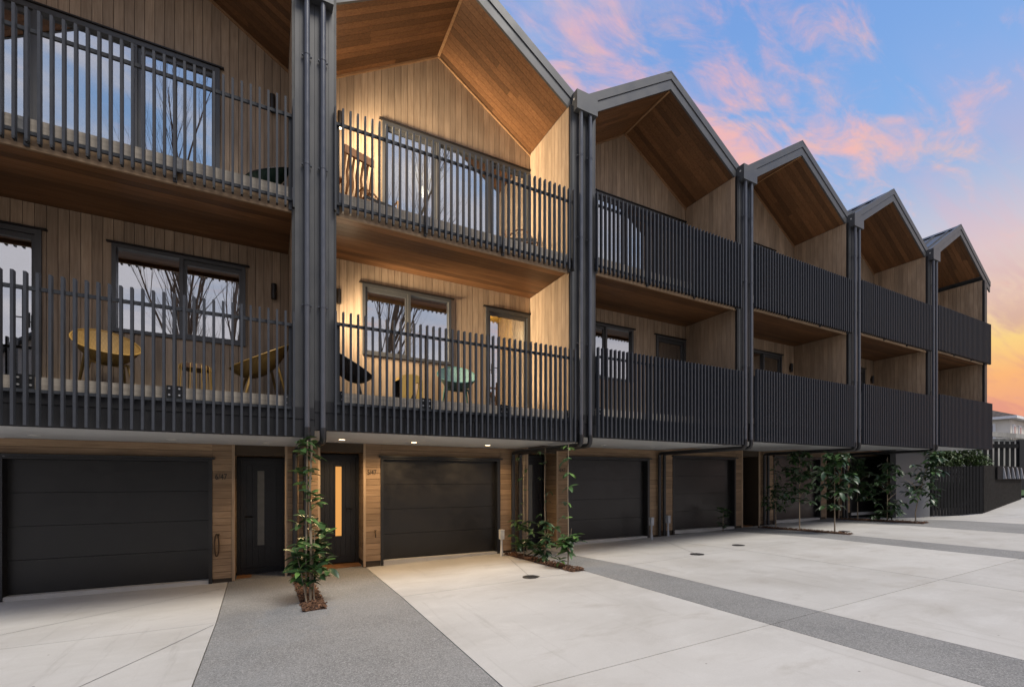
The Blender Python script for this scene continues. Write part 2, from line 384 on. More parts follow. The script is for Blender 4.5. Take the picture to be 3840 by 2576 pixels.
# ------------------------------------------------------------------ ground
def hg(x, y):
    z = -.127 + .022 * max(-1.0, min(x, 19))
    if x > 19:
        t = min(1, (x - 19) / 6.5); z -= .10 * t * t * (3 - 2 * t)
    if x > 26: z += .085 * (min(x, 40) - 26)
    if y > 6.9: z -= .045 * (min(y, 10.4) - 6.9)
    return z
def sheet(name, fx0, fx1, ys, nx, mat, parent, dz=0, thick=.05, shrink=.006):
    b = MB(); rows = []
    for y in ys:
        a, c = fx0(y) + shrink, fx1(y) - shrink
        rows.append([(a + (c - a) * i / nx, y, hg(a + (c - a) * i / nx, y) + dz) for i in range(nx + 1)])
    rows[0] = [(x, y + shrink, z) for x, y, z in rows[0]]; rows[-1] = [(x, y - shrink, z) for x, y, z in rows[-1]]
    vs_ = [p for r in rows for p in r]; n = nx + 1
    fs = [(j * n + i, j * n + i + 1, (j + 1) * n + i + 1, (j + 1) * n + i) for j in range(len(rows) - 1) for i in range(nx)]
    b.add(vs_, fs)
    rim = [rows[0][i] for i in range(n)] + [r[-1] for r in rows[1:]] + rows[-1][::-1][1:] + [r[0] for r in rows[::-1][1:-1]]
    m = len(rim); b.add(rim + [(x, y, z - thick) for x, y, z in rim], [(i, m + i, m + (i + 1) % m, (i + 1) % m) for i in range(m)])
    return b.build(name, mat, parent)
def base_ground():
    b = MB(); xs = [-300, -60, -20, -10, -4, 0, 6, 12, 19, 22, 25.5, 27, 30, 34, 40, 60, 300]; ys = [-300, -60, -20, -9, 0, 6.9, 8, 10.4, 12, 20, 60, 300]
    for y in ys:
        for x in xs: b.v.append((x, y, hg(x, y) - .05 - (.10 if x > 36 or x < -12 or y > 12 or y < -9.2 else 0)))
    n = len(xs)
    b.f = [(j * n + i, j * n + i + 1, (j + 1) * n + i + 1, (j + 1) * n + i) for j in range(len(ys) - 1) for i in range(n - 1)]
    b.m = [0] * len(b.f); b.sm = [False] * len(b.f)
    return b.build('ground', 'soil')
ground = tag(base_ground(), kind='structure')
box_ = lambda y: y
driveway = empty('driveway', (0, 0, 0)); tag(driveway, kind='structure')
def lean(xa, xb): return lambda y: xa + (xb - xa) * max(0, y - 6.9) / 3.5
E0, E1 = lean(-.60, -.71), lean(1.735, 1.84)
E2, E3 = lean(5.12, 5.34), lean(6.10, 6.30)
E4 = lean(9.40, 9.9)
E5, E6 = lean(12.65, 13.1), lean(13.78, 14.5)
E7, E8 = lean(17.35, 17.9), lean(20.9, 22.2)
K_ = lambda c: (lambda y: c)
ROWS = [[-9, -5, -1.6, -.15], [-.15, 1.6, 3.37], [3.37, 5.2, 6.9], [6.9, 8.1, 9.3, 10.42]]
LAST = [6.9, 8.1, 9.3, 10.42, 11.2]
for i, ys in enumerate(ROWS):
    for a, c, nx in ((K_(-9.5), lean(-5.2, -5.2), 4), (lean(-5.2, -5.2), E0, 23), (E1, E2, 4), (E3, E4, 4), (E4, E5, 4), (E6, E7, 5)):
        sheet('concrete_slab', a, c, ys, nx, 'concrete', driveway)
    sheet('concrete_slab', E8, K_(34), ys, 16, 'concrete', driveway)
    if i == 3: continue
    y2 = [3.37, 5.2] + LAST if i == 2 else ys
    for a, c, nx in ((E0, E1, 3), (E2, E3, 2), (E5, E6, 2), (E7, E8, 4)):
        sheet('aggregate_strip', a, c, y2, nx, 'aggregate', driveway, shrink=.005)
def saw_cut(pts, wdt=.007):
    b = MB()
    for (x0, y0), (x1, y1) in zip(pts, pts[1:]):
        d = Vector((x1 - x0, y1 - y0, 0)); L = d.length; q = Vector((-d.y, d.x, 0)) / L * wdt / 2
        n = max(1, int(L / .4)); prev = None
        for i in range(n + 1):
            x, y = x0 + (x1 - x0) * i / n, y0 + (y1 - y0) * i / n; z = hg(x, y) + .0025
            cur = (Vector((x, y, z)) - q, Vector((x, y, z)) + q)
            if prev: b.add([prev[0], cur[0], cur[1], prev[1]], [(0, 1, 2, 3)])
            prev = cur
    return b.build('sealed_saw_cut', 'cap_black', driveway)
saw_cut([(-2.9, 7.60), (-1.86, 8.58), (-.72, 9.7)]); saw_cut([(-.62, 6.80), (-1.46, 5.34), (-2.6, 3.40)])
saw_cut([(4.97, 9.83), (4.1, 7.24)]); saw_cut([(9.95, 9.9), (8.3, 7.25)])
lawn = MB(); lawn.add([(33.6, 2, .80), (47, -5, 1.5), (47, 22, 1.5), (33.6, 16, .95)], [(0, 1, 2, 3)]); tag(lawn.build('lawn', 'lawn_green'), kind='structure')

# ------------------------------------------------------------------ townhouses
W, BX0, STEP = 4.955, .593, .11
PI_ = .1275                               # board pitch
YF, YB, YG, YR = 7.5, 9.2, 10.4, 7.65     # upper baluster plane, balcony back wall, garage wall, barge
SL, ZR = .612, 10.37                      # roof slope, soffit ridge height
class Unit: pass
def rect_minus(x0, x1, z0, zt0, zt1, holes):
    """board x0..x1 from z0 up to a top that runs zt0..zt1, minus rectangular holes -> list of (xa,xb,za,zb0,zb1)"""
    cuts = sorted({x0, x1} | {c for h in holes for c in (h[0], h[1]) if x0 + .004 < c < x1 - .004})
    top = lambda x: zt0 + (zt1 - zt0) * (x - x0) / (x1 - x0)
    outl = []
    for a, c in zip(cuts, cuts[1:]):
        if c - a < .002: continue
        mid = (a + c) / 2; hs = sorted([h for h in holes if h[0] < mid < h[1]], key=lambda h: h[2]); z = z0
        for h in hs:
            if h[2] - z > .01: outl.append((a, c, z, h[2], h[2]))
            z = max(z, h[3])
        if min(top(a), top(c)) - z > .01: outl.append((a, c, z, top(a), top(c)))
    return outl
def gtop(x): return ZR - SL * abs(x - W / 2)
BAL = {}
def baluster_mesh(h):
    if h in BAL: return BAL[h]
    b = MB(); b.box(-.014, .014, -.034, .034, -h / 2 + (.03 if h < 1.7 else 0), h / 2)
    if h < 1.7: b.box(-.013, .013, -.033, .033, -h / 2, -h / 2 + .03, 1)
    me = bpy.data.meshes.new('baluster'); me.from_pydata(b.v, [], b.f); me.polygons.foreach_set('material_index', b.m)
    me.materials.append(MAT['baluster_grey']); me.materials.append(MAT['cap_black']); me.update(); BAL[h] = me; return me

def railing(u, y, zb, zt, zrt, zrb, plates):
    X = u.X; b = MB()
    b.box(X(.31), X(4.645), y + .036, y + .066, zrt - .045, zrt); b.box(X(.31), X(4.645), y + .036, y + .066, zrb - .04, zrb)
    r = b.build('balcony_railing', 'baluster_grey', u.root)
    me = baluster_mesh(round(zt - zb, 3))
    for k in range(41): link('baluster', me, r, (u.bx + .286 + 4.383 * k / 40, y, (zt + zb) / 2 + u.z * 0))
    for px in (.33, 1.72, 3.17, 4.625):
        box('post', X(px) - .022, X(px) + .022, y + .067, y + .105, zrb - .16, zrt - .002, 'baluster_grey', r)
        if plates:
            for s in (-1, 1):
                if (px < .5 and s < 0) or (px > 4.5 and s > 0): continue
                xa = X(px) + (1 if not u.mir else -1) * s * .055
                p = box('bracket_plate', xa - .032, xa + .032, y + .068, y + .078, zrb + .005, zrb + .175, 'frame_black', r)
                for dz_ in (.05, .135):
                    bb = MB(); bb.tube([(xa, y + .068, zrb + dz_), (xa, y + .058, zrb + dz_)], .013, 8); bb.build('bolt', 'bolt_zinc', r)
        else:
            xa = X(px) + (.05 if px < 2.5 else -.05)
            box('bracket_plate', xa - .03, xa + .03, y + .068, y + .075, zrb - .01, zrb + .17, 'alu_raw', r)
    return r
def vboards(u, wall, y, x0, x1, z0, top, holes, mat):
    n = int(round((x1 - x0) / PI_)); pw = (x1 - x0) / n
    for k in range(n):
        a, c = x0 + pw * k + .0035, x0 + pw * (k + 1) - .0035
        segs = []
        for (p, q) in ([(a, c)] if not (a < W / 2 - .01 < W / 2 + .01 < c and top is gtop) else [(a, W / 2), (W / 2, c)]):
            segs += rect_minus(p, q, z0, top(p), top(q), holes)
        for (p, q, za, zb0, zb1) in segs:
            xa, xb = u.X(p), u.X(q); h0, h1 = zb0 + u.z, zb1 + u.z
            if xa > xb: xa, xb, h0, h1 = xb, xa, h1, h0
            if abs(h0 - h1) < 1e-4: box('board', xa, xb, y - .018, y, za + u.z, h0, mat, wall)
            else:
                b = MB(); b.prism([(xa, za + u.z), (xb, za + u.z), (xb, h1), (xa, h0)], 'Y', y - .018, y); b.build('board', mat, wall)
def holed(b, u, x0, x1, z0, z1, y0, y1, holes, top=None):
    cuts = sorted({x0, x1, W / 2} | {c for h in holes for c in (h[0], h[1])})
    cuts = [c for c in cuts if x0 <= c <= x1]
    for a, c in zip(cuts, cuts[1:]):
        for (p, q, za, t0, t1) in rect_minus(a, c, z0, top(a) if top else z1, top(c) if top else z1, holes):
            xa, xb = u.X(p), u.X(q); h0, h1 = t0 + u.z, t1 + u.z
            if xa > xb: xa, xb, h0, h1 = xb, xa, h1, h0
            b.prism([(xa, za + u.z), (xb, za + u.z), (xb, h1), (xa, h0)], 'Y', y0, y1)
def window(u, x0, x1, z0, z1, splits, fr=.055, name='window', depth=.05, cap=True):
    """aluminium frame with panes; splits are local x of mullions"""
    y = YB; b = MB(); X = u.X; z0 += u.z; z1 += u.z
    b.box(X(x0), X(x0 + fr), y - depth, y + .06, z0, z1); b.box(X(x1 - fr), X(x1), y - depth, y + .06, z0, z1)
    b.box(X(x0 + fr), X(x1 - fr), y - depth, y + .06, z0, z0 + fr); b.box(X(x0 + fr), X(x1 - fr), y - depth, y + .06, z1 - fr, z1)
    wn = b.build(name, 'alu_frame', u.root)
    xs = [x0 + fr] + list(splits) + [x1 - fr]
    for s in splits: box('mullion', X(s - .028), X(s + .028), y - depth + .004, y + .055, z0 + fr, z1 - fr, 'alu_frame', wn)
    for i, (a, c) in enumerate(zip(xs, xs[1:])):
        a2, c2 = a + (.028 if i else 0), c - (.028 if i < len(xs) - 2 else 0); ins = .0
        if i % 2 == 0:                                     # sash in a frame of its own, set back
            s = MB(); t = .042
            for (p, q, r_, t_) in ((a2, a2 + t, z0 + fr, z1 - fr), (c2 - t, c2, z0 + fr, z1 - fr), (a2 + t, c2 - t, z0 + fr, z0 + fr + t), (a2 + t, c2 - t, z1 - fr - t - .03, z1 - fr)):
                s.box(X(p), X(q), y - .012, y + .03, r_, t_)
            s.build('sash', 'alu_frame', wn); ins = t
        box('pane', X(a2 + ins), X(c2 - ins), y + .016, y + .022, z0 + fr + ins, z1 - fr - ins, 'window_glass', wn)
    if cap: box('head_flashing', X(x0 - .06), X(x1 + .06), y - .075, y, z1 + .004, z1 + .026, 'lamp_bronze', wn)
    return wn
def lamp(u, x, z0, z1, lit=False):
    X = u.X(x); b = MB(); b.tube([(X, YB - .085, z0 + u.z), (X, YB - .085, z1 + u.z)], .044, 14)
    b.box(X - .02, X + .02, YB - .045, YB - .018, (z0 + z1) / 2 - .06 + u.z, (z0 + z1) / 2 + .06 + u.z)
    l = b.build('wall_lamp', 'lamp_bronze', u.root)
    if lit:
        for zz in (z0 + u.z - .004, z1 + u.z + .004):
            g = MB(); g.tube([(X, YB - .085, zz - .003), (X, YB - .085, zz + .003)], .034, 12); g.build('lamp_lens', 'lamp_glow', l)
    return l
def garage_text(u, s, x, z, h=.11): text('house_number', s, 'text_black', u.root, x, YG - .024, z, h)

def townhouse(idx, mirror, label, number, opts):
    u = Unit(); u.bx = BX0 + W * idx; u.z = STEP * idx; u.mir = mirror
    u.X = (lambda x: u.bx + W - x) if mirror else (lambda x: u.bx + x)
    zb = u.z; u.root = empty('townhouse', (u.bx + W / 2, YB, hg(u.bx + W / 2, 10.4)), label, 'townhouse', 'townhouses in the terrace row')
    rt = u.root; X = u.X; AX = lambda x: u.bx + x          # AX: not mirrored
    last = idx == 4
    r_in, r_out = (4.38, 4.60) if last else (4.65, W)
    # --- blades between the units (each unit owns the half on its side)
    for s, (a, c, tin) in enumerate(((0.0, .270, .305), (4.685 if not last else r_in + .035, W - .002 if not last else r_out, r_in))):
        b = MB(); b.box(AX(a + .002 if s == 0 else a), AX(c), 7.56, YB + .9, 2.67 + zb, 9.02 + zb)
        bl = b.build('blade_wall', 'cladding', rt)
        fx = (.045, .27) if s == 0 else ((4.685, 4.91) if not last else (a, c))
        for sx in ((.12, .20) if s == 0 else ((4.75, 4.83) if not last else (a + .1,))):
            box('standing_seam', AX(sx) - .004, AX(sx) + .004, 7.553, 7.561, 2.67 + zb, 8.98 + zb, 'cladding', bl)
        # timber lining of the balcony side, black edge trim
        xin = AX(tin); sgn = -1 if s == 0 else 1            # lining faces into the balcony
        x_back = AX(c) if s == 0 else AX(a)
        for (z0, z1) in ((2.97, 5.775), (6.02, 9.05)):
            tz = gtop(.305) if z1 > 8 else z1
            ww = MB(); ww.box(x_back, xin + sgn * .019, 7.60, YB - .02, z0 + zb, min(tz, 9.02) + zb if z1 > 8 else z1 + zb)
            side = ww.build('return_wall', 'backing_dark', rt)
            n = 12; pw = (YB - .022 - 7.63) / n
            for k in range(n): box('board', xin, xin + sgn * .018, 7.63 + pw * k + .003, 7.63 + pw * (k + 1) - .003, z0 + zb, z1 + zb - (.01 if z1 > 8 else 0), 'cedar_pale_z', side)
            box('edge_trim', min(x_back, xin) - (0 if s == 0 else .004), max(x_back, xin) + (.004 if s == 0 else 0), 7.57, 7.628, z0 + zb, z1 + zb - .02, 'cap_black', side)
    # --- back walls of the two balconies
    hl = [(.967, 2.752, 4.045, 5.40), (3.545, 4.645, 2.97, 5.39)]
    hu = [(1.34, 4.645, 6.04, 8.64)]
    xe = 4.65 if not last else r_in + .02
    b = MB(); holed(b, u, 0.0 if not last else (W - 4.60 if mirror else 0), W, 2.45, 5.95, YB, YB + .12, hl)
    wl = b.build('balcony_wall', 'backing_dark', rt)
    vboards(u, wl, YB - .001, .305, 4.65, 2.97, lambda x: 5.775, hl, 'cedar_pale_z')
    b = MB(); holed(b, u, 0.0 if not last else (W - 4.60 if mirror else 0), W, 5.95, 9.0, YB, YB + .12, hu, gtop)
    wu = b.build('gable_wall', 'backing_dark', rt)
    vboards(u, wu, YB - .001, .305, 4.65, 6.02, gtop, hu, 'cedar_pale_z')
    window(u, .967, 2.752, 4.045, 5.40, [1.87])
    d = window(u, 3.545, 4.64, 3.0, 5.39, [], .075, 'balcony_door')
    hx = X(3.68); hb = MB(); hb.box(hx - .02, hx + .02, YB - .056, YB - .05, 3.95 + zb, 4.17 + zb); hb.tube([(hx, YB - .05, 4.08 + zb), (hx, YB - .095, 4.08 + zb), (X(3.80), YB - .095, 4.08 + zb)], .009, 8)
    hb.build('handle', 'frame_black', d)
    window(u, 1.34, 4.64, 6.04, 8.64, [2.466, 3.61], .075, 'sliding_door')
    # rooms behind the glass
    for nm, x0, x1, z0, z1 in (('lower_room', .12, 3.10, 2.98, 5.70), ('lower_hall', 3.2, 4.82, 2.98, 5.70), ('upper_room', .12, 4.82, 6.02, 8.75)):
        rb = MB(); y0, y1 = YB + .125, YB + 2.6
        if last and not mirror: x1 = min(x1, 4.5)
        if last and mirror: x0 = max(x0, .45)
        rb.box(X(x0), X(x1), y1, y1 + .05, z0 + zb, z1 + zb); rb.box(X(x0), X(x1), y0, y1, z0 - .05 + zb, z0 + zb); rb.box(X(x0), X(x1), y0, y1, z1 + zb, z1 + .05 + zb)
        rb.box(X(x0), X(x0 + .03), y0, y1, z0 + zb, z1 + zb); rb.box(X(x1 - .03), X(x1), y0, y1, z0 + zb, z1 + zb)
        rb.build('room_lining', opts.get('hall_mat', 'room_wall') if nm == 'lower_hall' else 'room_wall', rt)
    for nm, x0, x1, zt, zl in opts.get('blinds', []):
        box('window_blind', X(x0), X(x1), YB + .10, YB + .115, zl + zb, zt + zb, 'blind_white', rt)
    lamp(u, .535, 4.92, 5.18); lamp(u, .555, 8.18, 8.47, opts.get('lit', False))
    # --- ceiling of the lower balcony, fascia, slab
    sl = MB(); sl.box(AX(.272), AX(r_in + .03), 7.64, YB, 5.80 + zb, 6.0 + zb); slab = sl.build('balcony_slab', 'backing_dark', rt)
    n = 12; pw = (YB - 7.655) / n
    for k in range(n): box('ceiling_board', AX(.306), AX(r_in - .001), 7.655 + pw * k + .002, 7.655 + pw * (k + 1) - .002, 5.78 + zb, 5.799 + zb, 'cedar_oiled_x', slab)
    for (z0, z1, y) in ((5.935, 6.085, 7.60), (5.72, 5.930, 7.605)):
        box('fascia_board', AX(.306), AX(r_in - .001), y, y + .036, z0 + zb, z1 + zb, 'fascia_grey' if z0 > 5.9 else 'cedar_pale_x', slab)
    box('deck', AX(.306), AX(r_in - .001), 7.642, YB - .02, 6.001 + zb, 6.025 + zb, 'fascia_grey', slab)
    # --- lower balcony slab: fascia board, dark flashing, ribbed panel, painted soffit
    sl = MB(); xr = W - .002 if not last else 4.69
    sl.box(AX(.002), AX(xr), 7.575, YB, 2.70 + zb, 2.955 + zb); sl.box(AX(.002), AX(xr), 7.575, YG - .03, 2.46 + zb, 2.70 + zb)
    fs = sl.build('floor_slab', 'panel_dark', rt)
    box('fascia_board', AX(.306), AX(r_in - .001), 7.60, 7.64, 2.957 + zb, 2.995 + zb, 'fascia_grey', fs)
    box('fascia_board', AX(.306), AX(r_in - .001), 7.553, 7.574, 2.842 + zb, 2.992 + zb, 'fascia_grey', fs)
    box('flashing', AX(.002), AX(xr), 7.540, 7.574, 2.668 + zb, 2.838 + zb, 'panel_dark', fs)
    box('front_panel', AX(.002), AX(xr), 7.551, 7.574, 2.402 + zb, 2.664 + zb, 'panel_dark', fs)
    for k in range(12):
        xs = .2 + k * .40
        if xs < xr: box('panel_rib', AX(xs) - .006, AX(xs) + .006, 7.543, 7.5508, 2.404 + zb, 2.66 + zb, 'panel_dark', fs)
    box('drip_edge', AX(.002), AX(xr), 7.548, 7.60, 2.394 + zb, 2.4015 + zb, 'frame_black', fs)
    sf = box('soffit', AX(.002), AX(xr), 7.576, YG - .002, 2.437 + zb, 2.459 + zb, 'soffit_paint', rt)
    for x in (.64, 2.06, 3.74):
        if last and X(x) > u.bx + 4.6: continue
        b = MB(); b.tube([(X(x), 9.5, 2.4365 + zb), (X(x), 9.5, 2.428 + zb)], .072, 18); dl = b.build('downlight', 'white_pvc', rt)
        b = MB(); b.tube([(X(x), 9.5, 2.4278 + zb), (X(x), 9.5, 2.4245 + zb)], .056, 16); b.build('lens', 'downlight_lit' if opts.get('lit') else 'downlight_off', dl)
    # --- railings
    railing(u, YF, 5.735 + zb, 7.31 + zb, 7.125 + zb, 5.90 + zb, False)
    railing(u, 7.463, 2.40 + zb, 4.197 + zb, 4.05 + zb, 2.835 + zb, True)
    # --- roof
    sl_a = math.atan(SL); half = W / 2
    rf = MB()
    top0 = .30                                              # sheet above the soffit line (vertical)
    for s in (-1, 1):
        xo = half if not (last and s == 1) else half + .12
        pts = [(0, ZR + .02), (s * xo, ZR + .02 - SL * xo), (s * xo, ZR + top0 - SL * xo), (0, ZR + top0)]
        rf.prism([(u.bx + half + p, q + zb) for p, q in pts], 'Y', YR + .05, 15.5)
    roof = rf.build('roof', 'roof_metal', rt)
    for s in (-1, 1):
        xo = (half - .02) if not (last and s == 1) else half + .20
        x_mid = s * xo / 2; L = xo / math.cos(sl_a)
        for k in range(18):
            yy = 7.95 + k * .42
            o = box('roof_seam', -L / 2 + .05, L / 2, -.022, .022, 0, .05, 'roof_metal', roof)
            o.rotation_euler = (0, s * sl_a, 0); o.location = Vector((u.bx + half + x_mid, yy, ZR + top0 - SL * xo / 2 + zb + .025)) - WL[roof.name]
        # soffit boards parallel to the barge
        n = 12; xi = (4.65 - half) if not (last and s == 1) else r_in - half
        Ls = (xi - .03) / math.cos(sl_a); pw = (YB - .02 - (YR + .03)) / n
        for k in range(n):
            ya = YR + .03 + pw * k
            splits = [(0, 1)] if rnd.random() < .55 else (lambda t: [(0, t), (t, 1)])(rnd.uniform(.3, .75))
            for (ta, tb) in splits:
                xa, xb = .03 + (xi - .03) * ta, .03 + (xi - .03) * tb
                Lb = (xb - xa) / math.cos(sl_a) - .002
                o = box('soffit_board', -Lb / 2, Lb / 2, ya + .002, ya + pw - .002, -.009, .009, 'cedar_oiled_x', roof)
                o.rotation_euler = (0, s * sl_a, 0)
                xm = s * (xa + xb) / 2
                o.location = Vector((u.bx + half + xm, ya + pw / 2, ZR - SL * abs(xm) + .012 + zb)) - WL[roof.name]
        # wall scotia and barge boards
        b = MB(); b.prism([(u.bx + half + s * q, ZR - SL * q + t + zb) for q, t in ((.0, -.045), (xi, -.045), (xi, -.004), (.0, -.004))], 'Y', YB - .055, YB - .019); b.build('scotia', 'cedar_trim', roof)
        xb_ = (half - .03) if not (last and s == 1) else half + .20
        for (t0, t1, y0, y1) in ((-.012, .198, YR - .012, YR + .03), (.206, .392, YR - .030, YR + .045)):
            b = MB(); b.prism([(u.bx + half + s * q, ZR - SL * q + t + zb) for q, t in ((.0, t0), (xb_, t0), (xb_, t1), (.0, t1))], 'Y', y0, y1); b.build('barge_board', 'barge_metal', roof)
    b = MB(); hw = .012; b.box(u.bx + half - .025, u.bx + half + .025, YR + .032, YB - .02, ZR - .035 + zb, ZR - .012 + zb); b.build('ridge_batten', 'cedar_trim', roof)
    b = MB(); b.prism([(u.bx + half + p, ZR + q + zb) for p, q in ((-.16, top0 - .05), (0, top0 + .075), (.16, top0 - .05), (0, top0 + .045))], 'Y', YR - .034, 15.5); b.build('ridge_cap', 'roof_metal', roof)
    # --- rear body so that the house is closed
    b = MB(); b.box(AX(.003), AX(W - .003 if not last else 4.6), YB + 2.75, 15.3, hg(u.bx, 11) - .1, 8.9 + zb); b.build('rear_wall', 'cladding', rt)
    # --- gutter box and downpipes on the left boundary
    if idx > -1:
        zz = zb - STEP
        b = MB(); b.box(u.bx - .245, u.bx + .255, 7.43, 7.66, 8.90 + zz, 9.27 + zz); b.box(u.bx - .10, u.bx + .10, 7.66, 15.5, 9.14 + zz, 9.20 + zz)
        rh = b.build('rainhead', 'barge_metal', rt)
        ov = MB(); ov.tube([(u.bx - .246, 7.53, 9.13 + zz), (u.bx - .251, 7.53, 9.13 + zz)], .022, 10); ov.build('overflow_outlet', 'white_pvc', rh)
        for px, dx in ((-.110, -.10), (.112, -.10)):
            x = u.bx + px; xw = u.bx + px * .9 - .05; g = hg(xw, 10.35)
            b = MB(); b.tube([(x, 7.49, 8.91 + zz), (x, 7.49, 2.52 + zz)], .0395, 16); dp = b.build('downpipe', 'pipe_grey', rt)
            b = MB()
            pts = [(x, 7.49, 2.54 + zz), (x, 7.49, 2.44 + zz), (x, 7.50, 2.385 + zz), (x, 7.535, 2.35 + zz), (x, 7.60, 2.338 + zz), (xw, 10.20, 2.335 + zz), (xw, 10.275, 2.318 + zz), (xw, 10.30, 2.27 + zz), (xw, 10.30, 2.2 + zz), (xw, 10.30, g + .02)]
            b.tube(pts, .048, 14); b.build('elbow_and_drain', 'pipe_black', dp)
            for zc in (8.05, 6.43, 4.35):
                b = MB(); b.tube([(x, 7.49, zc + zz - .012), (x, 7.49, zc + zz + .012)], .045, 14); b.box(x - .07, x + .07, 7.52, 7.535, zc + zz - .012, zc + zz + .012)
                for sx in (-1, 1): b.tube([(x + sx * .06, 7.52, zc + zz), (x + sx * .06, 7.505, zc + zz)], .009, 8)
                b.build('pipe_bracket', 'pipe_grey', dp)
    # --- ground floor
    g0 = hg(X(1.3), 10.4) - .01; zt = 2.436 + zb
    gbot = min(hg(u.bx, 10.4), hg(u.bx + W, 10.4)) - .02
    b = MB()
    for (x0, x1, z0, z1) in ((0, .30, gbot, zt), (1.2, 1.56, gbot, zt), (4.48, W, gbot, zt), (1.56, 4.48, 2.19 + zb, zt), (.30, 1.2, 2.24 + zb, zt)):
        if last and x0 == 0: continue
        b.box(X(x0 + .001), X(x1 - .001), YG, YG + .2 if x0 not in (1.56, .3) else YG + .2, z0, z1)
    b.box(X(1.22), X(1.40), YG + .2, 11.1, gbot, zt); b.box(X(.02), X(.28), YG + .2, 11.1, gbot, zt)
    gw = b.build('garage_wall', 'backing_dark', rt)
    n = 20; ph = .1275
    for k in range(n):
        z1 = zt - ph * k - .003; z0 = zt - ph * (k + 1) + .003
        for (x0, x1, zlo) in ((1.245, 1.56, g0 + .03), (4.48, W - .003, gbot + .05), (1.563, 4.477, 2.19 + zb), (.003, .297, gbot + .05)):
            if last and x0 < .1: continue
            if z1 <= zlo + .02: continue
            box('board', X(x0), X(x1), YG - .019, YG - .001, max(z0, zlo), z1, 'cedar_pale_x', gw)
        # side of the entrance recess, timber lined
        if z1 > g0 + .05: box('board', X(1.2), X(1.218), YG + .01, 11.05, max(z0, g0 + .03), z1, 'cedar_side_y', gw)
    box('corner_stop', X(1.195), X(1.243), YG - .026, YG + .01, g0 + .02, zt, 'cedar_pale_z', gw)
    if not last: box('corner_stop', X(.285), X(.33), YG - .02, YG + .01, gbot + .03, zt, 'cedar_pale_z', gw)
    # garage door
    gd = MB(); zg = u.z - .115; zh = 2.126 + zb
    for (x0, x1) in ((1.56, 1.62), (4.40, 4.48)): gd.box(X(x0), X(x1), YG - .035, YG + .17, hg(X(x0), 10.4) - .01, zh + .02)
    gd.box(X(1.62), X(4.40), YG - .035, YG + .17, zh - .02, zh + .02); gd.box(X(1.52), X(4.52), YG - .10, YG - .02, zh + .022, zh + .058)
    gf = gd.build('garage_door', 'frame_black', rt)
    ph2 = (zh - .02 - zg) / 4
    for k in range(4): box('door_panel', X(1.622), X(4.398), YG + .12, YG + .155, zg + ph2 * k + .004, zg + ph2 * (k + 1) - .004, 'garage_black', gf)
    box('door_lining', X(1.61), X(4.41), YG + .156, YG + .165, zg - .1, zh, 'cap_black', gf)
    box('threshold', X(1.56), X(4.48), YG - .02, YG + .16, zg - .12, zg - .012, 'concrete', gf)
    # entrance door in its recess
    if not last:
        dd = MB(); yd = 11.02; z0 = u.z - .20; z1 = 2.17 + zb
        dd.box(X(.30), X(.36), yd - .04, yd + .06, z0 - .04, z1 + .04); dd.box(X(1.14), X(1.198), yd - .04, yd + .06, z0 - .04, z1 + .04); dd.box(X(.36), X(1.14), yd - .04, yd + .06, z1, z1 + .04)
        df = dd.build('entrance_door', 'frame_black', rt)
        gx0, gx1, gz0, gz1 = .70, .83, .40 + zb, 1.95 + zb
        for k in range(7):
            a, c = .363 + .111 * k, .363 + .111 * (k + 1) - .004
            for (p, q, za, t0, _) in rect_minus(a, c, z0 + .14, z1 - .1, z1 - .1, [(gx0 - .04, gx1 + .04, gz0 - .04, gz1 + .04)]):
                box('door_plank', X(p), X(q), yd, yd + .03, za, t0, 'door_black', df)
        box('door_rail', X(.363), X(1.137), yd - .003, yd + .03, z0, z0 + .136, 'door_black', df); box('door_rail', X(.363), X(1.137), yd - .003, yd + .03, z1 - .096, z1 - .003, 'door_black', df)
        box('door_core', X(.362), X(1.138), yd + .031, yd + .045, z0, z1, 'cap_black', df)
        s = MB()
        for (p, q, za, zc) in ((gx0 - .038, gx0, gz0 - .038, gz1 + .038), (gx1, gx1 + .038, gz0 - .038, gz1 + .038), (gx0, gx1, gz0 - .038, gz0), (gx0, gx1, gz1, gz1 + .038)): s.box(X(p), X(q), yd - .012, yd + .028, za, zc)
        s.build('glazing_bead', 'door_black', df)
        box('glass_panel', X(gx0 + .001), X(gx1 - .001), yd + .004, yd + .012, gz0, gz1, 'amber_glass' if opts.get('lit') else 'frosted_glass', df)
        hx = X(1.04); hb = MB(); hb.box(hx - .022, hx + .022, yd - .02, yd - .002, .92 + zb, 1.2 + zb); hb.tube([(hx, yd - .02, 1.0 + zb), (hx, yd - .06, 1.0 + zb), (X(.90), yd - .06, 1.0 + zb)], .011, 8); hb.build('handle', 'cap_black', df)
        box('door_step', X(.31), X(1.19), 10.62, 11.0, hg(X(.7), 10.6) - .005, z0 - .02, 'step_timber', rt)
        box('recess_head', X(.302), X(1.198), YG + .21, 11.06, 2.25 + zb, zt - .002, 'cedar_trim', rt)
        box('recess_back', X(.20), X(1.3), 11.09, 11.13, gbot, zt, 'backing_dark', rt)
    if number: garage_text(u, number[0], number[1], number[2])
    return u

